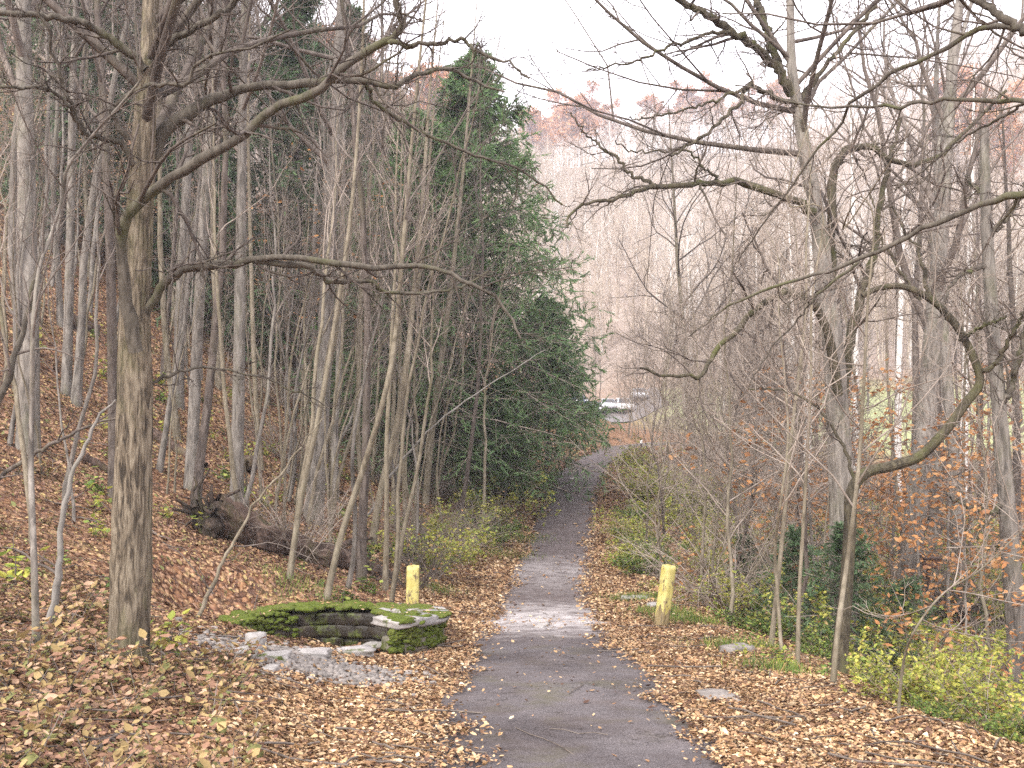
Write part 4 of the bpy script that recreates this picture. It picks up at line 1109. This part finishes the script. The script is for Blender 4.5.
# short grass and moss along the lip and the basin rim
def grass_patch(name, spots, n, h, mat):
    rng = np.random.default_rng(831); b = Buf()
    for (x, y, rx, ry, k) in spots:
        m = int(n * k); px_ = x + rng.normal(0, rx, m); py_ = y + rng.normal(0, ry, m)
        p = np.stack([px_, py_, H(px_, py_)], -1)
        d = nrm(np.concatenate([rng.normal(0, .5, (m, 2)), np.ones((m, 1))], 1)); sd = nrm(np.cross(d, rng.normal(size=(m, 3))))
        blades(b, p, d, sd, h * rng.uniform(.5, 1.3, (m, 1)), .008)
    tag(obj(name, b, M[mat]), kind='stuff')
gp = [(*at_px(px, py), r, r * .7, k) for px, py, r, k in [(640, 600, .35, 1), (690, 622, .35, 1), (740, 650, .3, .7), (665, 615, .3, 1), (775, 672, .25, .6), (430, 590, .3, .6), (520, 540, .5, 1), (505, 556, .5, .8), (300, 590, .4, .5), (560, 430, 1., .8)]]
grass_patch('grass', gp, 700, .14, 'green')

# ------------------------------------------------------------------ old stone basin
def basin():
    rng = np.random.default_rng(5)
    g = (PIT[0], PIT[1], PIT_Z)
    t = thing('stone_basin', 'sunken mossy ring of old stonework with a dark hollow inside, beside the path', 'stone basin', g)
    A, B_ = 1.37, 1.16
    topz = lambda a: np.interp(a, [-60, -30, 20, 60, 120, 180, 215], [-.88, -.92, -1.04, -1.11, -1.11, -1.16, -1.30])
    parts = {'end_wall': (Buf(), 'stone', -42, 42), 'back_wall': (Buf(), 'stone_wet_shaded', 42, 142), 'side_wall': (Buf(), 'stone', 142, 212)}
    cop, mos, wmos = Buf(), Buf(), (Buf(), Buf())
    k = 0
    for nm, (bf, m, a0, a1) in parts.items():
        for c in range(5):
            a = a0 + rng.uniform(0, 6)
            while a < a1:
                w = rng.uniform(11, 19); am = math.radians(min(a + w / 2, a1)); ad = math.degrees(am)
                ht = .17
                z = topz(ad) - .06 - ht * (c + .5)
                wid = math.radians(w) * (A * abs(math.sin(am)) + B_ * abs(math.cos(am)))
                rz = math.atan2(B_ * math.cos(am), -A * math.sin(am))
                off = rng.normal(0, .02)
                rock(bf, (PIT[0] + (A + off) * math.cos(am), PIT[1] + (B_ + off) * math.sin(am), z), (max(.2, wid) * 1.04, .42 * rng.uniform(.9, 1.1), ht * rng.uniform(.98, 1.1)), rz, .18, .10, k); k += 1
                a += w
    for a in np.arange(-40, 52, 13.):
        am = math.radians(a + rng.normal(0, 1.5)); rz = math.atan2(B_ * math.cos(am), -A * math.sin(am))
        z = topz(a) - .03
        rock(cop, (PIT[0] + (A + .02) * math.cos(am), PIT[1] + (B_ + .02) * math.sin(am), z), (.42, .52, .10), rz + rng.normal(0, .1), .16, .10, k); k += 1
    for j in range(185):
        a = rng.uniform(30, 208) if j % 5 else rng.uniform(-44, 30); am = math.radians(a)
        rr = rng.normal(.02, .12)
        if a < 8 and rng.random() < .4: rr = rng.uniform(.16, .24)
        z = topz(a) + .015 - max(0, rr - .2) * .5
        s_ = rng.uniform(.08, .24)
        rock(mos, (PIT[0] + (A + rr) * math.cos(am), PIT[1] + (B_ + rr) * math.sin(am), z + rng.uniform(-.015, .01)), (s_ * 1.4, s_ * rng.uniform(.7, 1.1), .055 * rng.uniform(.7, 1.3)), rng.uniform(0, 3), .8, .25, j + 900)
    for j in range(300):                                  # moss hanging on the end wall and the inner left wall
        if j < 170: a, rr, zz = rng.uniform(-50, -2), rng.uniform(.17, .21), rng.uniform(-.36, -.05)
        else: a, rr, zz = rng.uniform(120, 200), -rng.uniform(.19, .23), rng.uniform(-.36, 0)
        am = math.radians(a)
        rock(wmos[0 if j < 170 else 1], (PIT[0] + (A + rr) * math.cos(am), PIT[1] + (B_ + rr) * math.sin(am), topz(a) + zz), (.10, .10, .055) if rng.random() < .5 else (.07, .06, .06), rng.uniform(0, 3), .9, .5, j + 1500)
    lm = 150; a = np.radians(rng.uniform(-40, 205, lm)); rr = rng.normal(0, .13, lm)
    lz = np.array([topz(math.degrees(q)) for q in a]) + .045 + .01 * rng.random(lm)
    tag(obj('leaf_litter', leaves(Buf(), rng, np.stack([PIT[0] + (A + rr) * np.cos(a), PIT[1] + (B_ + rr) * np.sin(a), lz], -1), .05, tilt=.3), M['litter']), kind='stuff')
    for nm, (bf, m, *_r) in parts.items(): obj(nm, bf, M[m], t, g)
    obj('coping', cop, M['slab'], t, g); obj('moss', mos, M['moss'], t, g)
    for wm in wmos: obj('wall_moss', wm, M['moss'], t, g)
    # worn flagstones along the open front
    for j, (px, py, w, dp) in enumerate([(388, 648, .60, .30), (348, 655, .5, .28), (306, 657, .42, .26), (268, 660, .36, .26), (240, 656, .3, .22)]):
        x, y = at_px(px, py)
        fl = Buf(); rock(fl, (x, y + .04, H(x, y) + .012), (w, dp, .09), rng.normal(.12, .15), .14, .26, j + 60)
        obj('flagstone', fl, M['slab'], t, g)
    x, y = at_px(255, 655)
    b = Buf(); rock(b, (0, 0, .08), (.18, .16, .24), .4, .35, .25, 77)
    o = obj('stone', b, M['slab']); o.location = (x, y, float(H(x, y))); tag(o, 'upright pale wedge of stone at the front of the basin', 'stone')
    gv = Buf(); n = 0; gc = hit(300, 664)
    while n < 3600:
        x, y = gc[0] + rng.normal(0, .52), gc[1] + rng.normal(0, .30)
        s_ = .014 + .05 * rng.random() ** 3
        rock(gv, (x, y, float(H(x, y)) + .012 + s_ * .2), (s_ * 1.3, s_, s_ * .8), rng.uniform(0, 3), .7, .3, n, (PV, PQ)); n += 1
    tag(obj('gravel', gv, M['pebble']), kind='stuff')
basin()

# flat stones by the posts and in the path
for i, (px, py, w, dp, h, mat, lb) in enumerate([
    (637, 600, .60, .34, .10, 'slab', 'long flat grey stone half buried in leaves before the leaning post'),
    (657, 607, .34, .24, .10, 'slab', 'small lilac-grey flat stone touching the leaning post'),
    (737, 653, .42, .26, .12, 'pebble', 'dull grey stone sunk in leaves on the shoulder past the post'),
    (603, 628, .25, .16, .05, 'slab', 'flat chip of stone at the path edge'),
    (542, 629, .34, .14, .05, 'slab', 'pinkish flat stone lying in the path at the pale concrete patch'),
    (270, 674, .20, .13, .09, 'slab', 'loose whitish stone lying in front of the basin'),
    (720, 700, .5, .3, .06, 'pebble', 'grey stone showing through the leaves of the near shoulder')]):
    x, y = at_px(px, py)
    b = Buf(); rock(b, (0, 0, h * .25), (w, dp, h), .3 * i, .3, .14, 40 + i)
    o = obj('flat_stone', b, M[mat]); o.location = (x, y, float(H(x, y)) + (.03 if abs(path_s(x, y)) < .95 else 0)); tag(o, lb, 'stone')

# ------------------------------------------------------------------ painted posts
def post(px, py, ht, w, tilt, rz, lb, seed, d=None):
    rng = np.random.default_rng(seed)
    if d: x, y = (px - 512) * d / F, d
    else: x, y = at_px(px, py)
    n, k = 22, 28
    zz = np.concatenate([np.linspace(-.25, ht, n), [ht + .004, ht + .006]])
    a = np.arange(k) / k * 2 * np.pi
    sq = (np.abs(np.cos(a)) ** 5 + np.abs(np.sin(a)) ** 5) ** (-1 / 5)       # squared timber with worn arrises
    sc = np.ones(len(zz)); sc[-3] = .97; sc[-2] = .86; sc[-1] = .03
    r = w * .5 * sq[None, :] * sc[:, None] * (1 + .035 * noise(np.cos(a)[None, :] * 2, np.sin(a)[None, :] * 2 + seed, zz[:, None] * 4, 51))
    top = np.where(np.arange(len(zz)) >= n - 1, 1, 0)[:, None] * (.022 * noise(np.cos(a)[None, :] * 2.5, np.sin(a)[None, :] * 2.5, seed, 52))
    v = np.stack([r * np.cos(a)[None, :], r * np.sin(a)[None, :], zz[:, None] + top], -1)
    j, c = np.meshgrid(np.arange(len(zz) - 1) * k, np.arange(k), indexing='ij'); c2 = (c + 1) % k
    b = Buf().add(v, np.stack([j + c, j + c2, j + k + c2, j + k + c], -1).reshape(-1, 4))
    o = obj('painted_post', b, M['post']); o.location = (x, y, float(H(x, y))); o.rotation_euler = (tilt[0], tilt[1], rz)
    return tag(o, lb, 'post')
post(413, 610, .80, .195, (0, .01), .12, 'upright yellow-painted wooden post behind the stone basin', 3, d=15.6)
post(661, 627, .92, .185, (.02, .17), .62, 'leaning yellow-painted wooden post with worn grey foot, on the shoulder of the path', 8)

# thin pale stake far down the path, reflector post at the bend
def stake(px, py, ht, lb, r, mat, base=True):
    x, y = at_px(px, py); z = float(H(x, y)) + .03
    t = thing('marker_stake', lb, 'stake', (x, y, z))
    obj('pole', tubes(Buf(), np.array([[0, 0, -.1], [.01, 0, ht * .5], [0, 0, ht]]), np.array([r, r, r]), 8), mat, t)
    if base:
        b = Buf(); rock(b, (0, 0, .02), (.26, .2, .06), 0, .3, .1, 4); obj('base', b, mat, t)
    else:
        b = Buf(); rock(b, (0, -r, ht - .12), (.12, .03, .16), 0, .2, .02, 5); obj('reflector', b, M_white, t)
M_white = plain('white_plate', (.8, .8, .8, 1))
stake(573, 480, .68, 'thin pale stake standing in the path below the evergreen', .013, plain('pale_stake', (.62, .60, .52, 1)))
stake(641, 452, .55, 'dark stub post with a white reflector at the bend of the path', .05, plain('dark_post', (.09, .06, .05, 1)), False)

# ------------------------------------------------------------------ fallen rotten log and other dead wood
def log_thing():
    rng = np.random.default_rng(9)
    p0, p1 = hit(212, 535), hit(392, 580)
    if p0[1] > 22: p0 = pix(212, 530, 18.5); p0[2] = H(p0[0], p0[1])
    up = lambda p, h: np.array([p[0], p[1], float(H(p[0], p[1])) + h])
    pts = [up(p0 * (1 - f) + p1 * f, h) for f, h in ((0, .30), (.25, .17), (.5, .13), (.75, .08), (1, .05))]
    g = up((p0 + p1) / 2, 0)
    t = thing('fallen_log', 'rotten dark log with torn-up roots lying on the slope above the basin', 'log', g)
    P = resample(pts, 60); Rd = np.interp(np.linspace(0, 1, 60), [0, .3, .7, 1], [.30, .27, .20, .09])
    P = P + np.stack([noise(np.arange(60) * .2, i * 9.) * .06 for i in range(3)], 1)
    obj('trunk', ridged_trunk(P, Rd, 44, .34, 3), M['rot'], t, g)
    b = Buf()
    n = 34; d = nrm(rng.normal(size=(n, 3)) * np.array([.7, .6, .8]) + np.array([-.35, 0, .15])); Q = np.zeros((n, 6, 3)); Q[:, 0] = pts[0] + rng.normal(0, .08, (n, 3))
    L = rng.uniform(.3, .85, n)
    for k in range(1, 6):
        d = nrm(d + rng.normal(0, .28, (n, 3))); Q[:, k] = Q[:, k - 1] + d * (L / 5)[:, None]
    tubes(b, Q, rng.uniform(.025, .07, n)[:, None] * (1 - .75 * np.linspace(0, 1, 6))[None, :], 6, .08)
    for j in range(7): rock(b, pts[0] + rng.normal(0, .12, 3), (.3, .26, .24), rng.uniform(0, 3), .6, .35, j)
    obj('roots', b, M['rot_dark'], t, g)
    b = Buf()
    e0 = P[36] + np.array([0, .1, .08]); e1 = up(hit(372, 545), .14)
    S = resample([e0, (e0 + e1) / 2 + np.array([0, 0, .1]), e1], 10); tubes(b, S, np.linspace(.09, .04, 10), 10, .08)
    obj('branch', b, M['rot'], t, g)
log_thing()
def dead_log(a, bq, r, lb):
    p0, p1 = hit(*a), hit(*bq)
    f = np.linspace(0, 1, 16); P = p0[None] * (1 - f[:, None]) + p1[None] * f[:, None]
    P[:, 2] = H(P[:, 0], P[:, 1]) + r * .55 + .02 * noise(f * 5, 3.)
    g = P[8].copy(); b = Buf(); tubes(b, P, np.linspace(r, r * .7, 16), 12, .06)
    b.v = [np.concatenate(b.v) - g]
    o = obj('fallen_log', b, M['rot']); o.location = g; tag(o, lb, 'log')
dead_log((150, 436), (205, 470), .13, 'short dark log lying between the two pale leaning trunks')
dead_log((58, 322), (98, 335), .22, 'dark log high on the slope behind the forked sapling')
dead_log((84, 462), (122, 478), .09, 'thin mossy log just behind the ridged foreground tree')
dead_log((295, 478), (345, 496), .08, 'grey fallen pole behind the broad pale trunk')
b = Buf(); rng = np.random.default_rng(12); x, y = at_px(243, 470)
for j in range(5): rock(b, rng.normal(0, .1, 3) * np.array([1, 1, .5]) + np.array([0, 0, .12]), (.35, .3, .32), j, .5, .3, j)
o = obj('tree_stump', b, M['rot']); o.location = (x, y, float(H(x, y))); tag(o, 'small black rotten stump behind the upright grey trunk', 'stump')
def fallen_twigs():
    rng = np.random.default_rng(14); b = Buf(); n = 700
    d = 5 * (34 / 5) ** rng.random(n); x = rng.uniform(-.55, .5, n) * d
    s = path_s(x, d); k = (np.abs(s) > .9) | (rng.random(n) < .12); x, d = x[k], d[k]; n = len(x)
    L = rng.uniform(.12, .9, n); az = rng.random(n) * 6.28; t = np.linspace(-.5, .5, 5)
    X = x[:, None] + np.cos(az)[:, None] * L[:, None] * t; Y = d[:, None] + np.sin(az)[:, None] * L[:, None] * t
    Z = H(X, Y) + .03 + .03 * rng.random((n, 5))
    tubes(b, np.stack([X, Y, Z], -1), np.repeat(rng.uniform(.002, .009, n)[:, None], 5, 1), 5)
    tag(obj('fallen_twigs', b, M['twig']), kind='stuff')
fallen_twigs()

# small brown box on a trunk in the hollow
x, y, z = pix(931, 563, 20.6)
t = thing('wooden_box', 'small brown wooden box fixed on a post beside the thick leaning trunk', 'box', (x, y, z))
br = plain('brown_boards', (.12, .06, .04, 1), .8); dkb = plain('dark_boards', (.06, .035, .025, 1), .8)
b = Buf(); rock(b, (0, 0, 0), (.30, .22, .19), 0, .06, .02, 1); obj('body', b, br, t)
b = Buf(); rock(b, (0, 0, .115), (.36, .28, .03), 0, .06, .02, 2, tilt=(0, .1)); obj('roof', b, dkb, t)
gz = float(H(x, y)) - z
obj('post', tubes(Buf(), np.array([[0, .14, gz - .2], [0, .14, gz * .5], [0, .14, .1]]), np.full(3, .045), 8), dkb, t)

# ------------------------------------------------------------------ parking place and cars far down the valley
xs = np.linspace(1, 17, 24); ys = np.linspace(107, 119, 20)
X, Y = np.meshgrid(xs, ys, indexing='ij'); Z = H(X, Y) + .12
i, j = np.meshgrid(np.arange(23), np.arange(19), indexing='ij'); k = (i * 20 + j).ravel()
tag(obj('parking_lot', Buf().add(np.stack([X, Y, Z], -1), np.stack([k, k + 20, k + 21, k + 1], 1)), plain('pale_gravel_lot', (.15, .135, .13, 1), .9)), kind='structure')
glass = plain('car_glass', (.03, .035, .045, 1), .08); tyre = plain('tyre_rubber', (.02, .02, .02, 1), .8); lampm = plain('headlamp', (.75, .75, .78, 1), .15)
def car(px, d, col, lb, rz=0., van=0.):
    t = thing('parked_car', lb, 'car', (*at(px, d)[:2], at(px, d)[2] + .17)); t.rotation_euler[2] = rz
    t['group'] = 'cars parked far down the valley'
    prof = [(-2.1, .35), (-2.15, .62), (-2.0, .82), (-1.1, .95), (1.75, .98), (2.1, .88), (2.15, .4)]
    cab = [(-1.1, .94), (-.35, 1.42 + van), (1.1, 1.46 + van), (1.8, .97)]
    def extr(pr, w, inset):
        n = len(pr); v = []
        for s in (-1, 1):
            for (yy, zz) in pr: v.append((s * (w - inset * max(0, zz - .95)), yy, zz))
        v = np.array(v); q = [[i, (i + 1) % n, n + (i + 1) % n, n + i] for i in range(n)]
        tr = [[0, i + 1, i] for i in range(1, n - 1)] + [[n, n + i, n + i + 1] for i in range(1, n - 1)]
        return Buf().add(v, q, tr)
    paint = plain('car_paint', col, .3)
    obj('body', extr(prof, .88, 0), paint, t, flat=True)
    obj('cabin', extr(cab, .82, .32), paint, t, flat=True)
    gl = Buf()
    v = lambda *p: np.array(p)
    zt = 1.36 + van
    gl.add(v((-.70, -1.03, 1.0), (.70, -1.03, 1.0), (.60, -.42, zt), (-.60, -.42, zt)) + np.array([0, -.035, .02]), [[0, 1, 2, 3]])
    for s in (-1, 1):
        gl.add(v((s * .825, -.8, 1.02), (s * .825, 1.5, 1.02), (s * (.72 - .3 * van), 1.0, zt), (s * (.72 - .3 * van), -.3, zt)), [[0, 1, 2, 3]])
    obj('windows', gl, glass, t, flat=True)
    for sx in (-.8, .8):
        for sy in (-1.35, 1.35):
            w = Buf(); tubes(w, np.array([[sx - .1, sy, .31], [sx, sy, .31], [sx + .1, sy, .31]]), np.array([.31, .32, .31]), 18)
            tubes(w, np.array([[sx - .1, sy, .31], [sx + .1, sy, .31]]), np.array([.02, .02]), 6)
            obj('wheel', w, tyre, t)
        h = Buf(); rock(h, (sx * .75, -2.1, .70), (.34, .12, .15), 0, .3, .02, 3); obj('headlight', h, lampm, t)
car(578, 114, (.03, .04, .09, 1), 'dark blue car half hidden by the evergreen boughs', .1)
car(594, 112, (.05, .05, .055, 1), 'black car between the dark blue and the white cars', -.05)
car(608, 115, (.55, .56, .58, 1), 'silver car in the middle of the parked row', 0)
car(623, 114, (.80, .80, .80, 1), 'white car at the open end of the parked row', .08, .18)
car(639, 116, (.40, .41, .43, 1), 'grey car behind the thicket stems past the white one', 0)

# ------------------------------------------------------------------ damp autumn air
def haze(dens):
    b = Buf(); x0, x1, y0, y1, z0, z1 = -600, 600, -70, 520, -12, 175
    v = [(x, y, z) for x in (x0, x1) for y in (y0, y1) for z in (z0, z1)]
    b.add(v, [[0, 1, 3, 2], [4, 6, 7, 5], [0, 4, 5, 1], [2, 3, 7, 6], [0, 2, 6, 4], [1, 5, 7, 3]])
    m = bpy.data.materials.new('haze'); m.use_nodes = True; nt = m.node_tree
    nt.nodes.remove(nt.nodes['Principled BSDF'])
    pv = nt.nodes.new('ShaderNodeVolumePrincipled'); pv.inputs['Density'].default_value = dens; pv.inputs['Color'].default_value = (.92, .90, .97, 1); pv.inputs['Anisotropy'].default_value = .2
    nt.links.new(pv.outputs[0], nt.nodes['Material Output'].inputs['Volume'])
    tag(obj('haze', b, m, flat=True), kind='stuff')
haze(.0011)

# ------------------------------------------------------------------ light, sky, camera
sc = bpy.context.scene
w = bpy.data.worlds.new('World'); sc.world = w; w.use_nodes = True
nt = w.node_tree; bg = nt.nodes['Background']
sky = nt.nodes.new('ShaderNodeTexSky'); sky.sky_type = 'NISHITA'; sky.sun_disc = False
SUN_EL, SUN_AZ = 42, -145          # behind the camera's left shoulder, through thin cloud
sky.sun_elevation = math.radians(SUN_EL); sky.sun_rotation = math.radians(SUN_AZ)
sky.dust_density = 4; sky.air_density = 1; sky.ozone_density = 1
hs = nt.nodes.new('ShaderNodeHueSaturation'); hs.inputs['Saturation'].default_value = .16; hs.inputs['Value'].default_value = 1.0
mx = nt.nodes.new('ShaderNodeMix'); mx.data_type = 'RGBA'; mx.inputs[0].default_value = .68
mx.inputs[7].default_value = (9.7, 9.4, 10.0, 1)                # even white cloud sheet
nt.links.new(sky.outputs['Color'], hs.inputs['Color']); nt.links.new(hs.outputs['Color'], mx.inputs[6])
nt.links.new(mx.outputs[2], bg.inputs['Color']); bg.inputs['Strength'].default_value = .12
sl = bpy.data.lights.new('sun', 'SUN'); sl.energy = 1.5; sl.angle = math.radians(14); sl.color = (1, .95, .88)
so = bpy.data.objects.new('sun', sl); C.objects.link(so)
az, el = math.radians(SUN_AZ), math.radians(SUN_EL)
to_sun = Vector((math.sin(az) * math.cos(el), math.cos(az) * math.cos(el), math.sin(el)))
so.rotation_euler = to_sun.to_track_quat('Z', 'Y').to_euler()

cam = bpy.data.cameras.new('camera'); cam.sensor_width = 36; cam.lens = 36 * F / 1024; cam.clip_end = 2000; cam.clip_start = .05
co = bpy.data.objects.new('camera', cam); C.objects.link(co); co.location = (0, 0, EYE); co.rotation_euler = (math.pi / 2 + PITCH, 0, 0)
sc.camera = co
sc.view_settings.view_transform = 'Standard'; sc.view_settings.look = 'None'; sc.view_settings.gamma = 1; sc.view_settings.exposure = 1.9
sc.cycles.use_denoising = False
sc.cycles.max_bounces = 9; sc.cycles.diffuse_bounces = 5; sc.cycles.transmission_bounces = 7
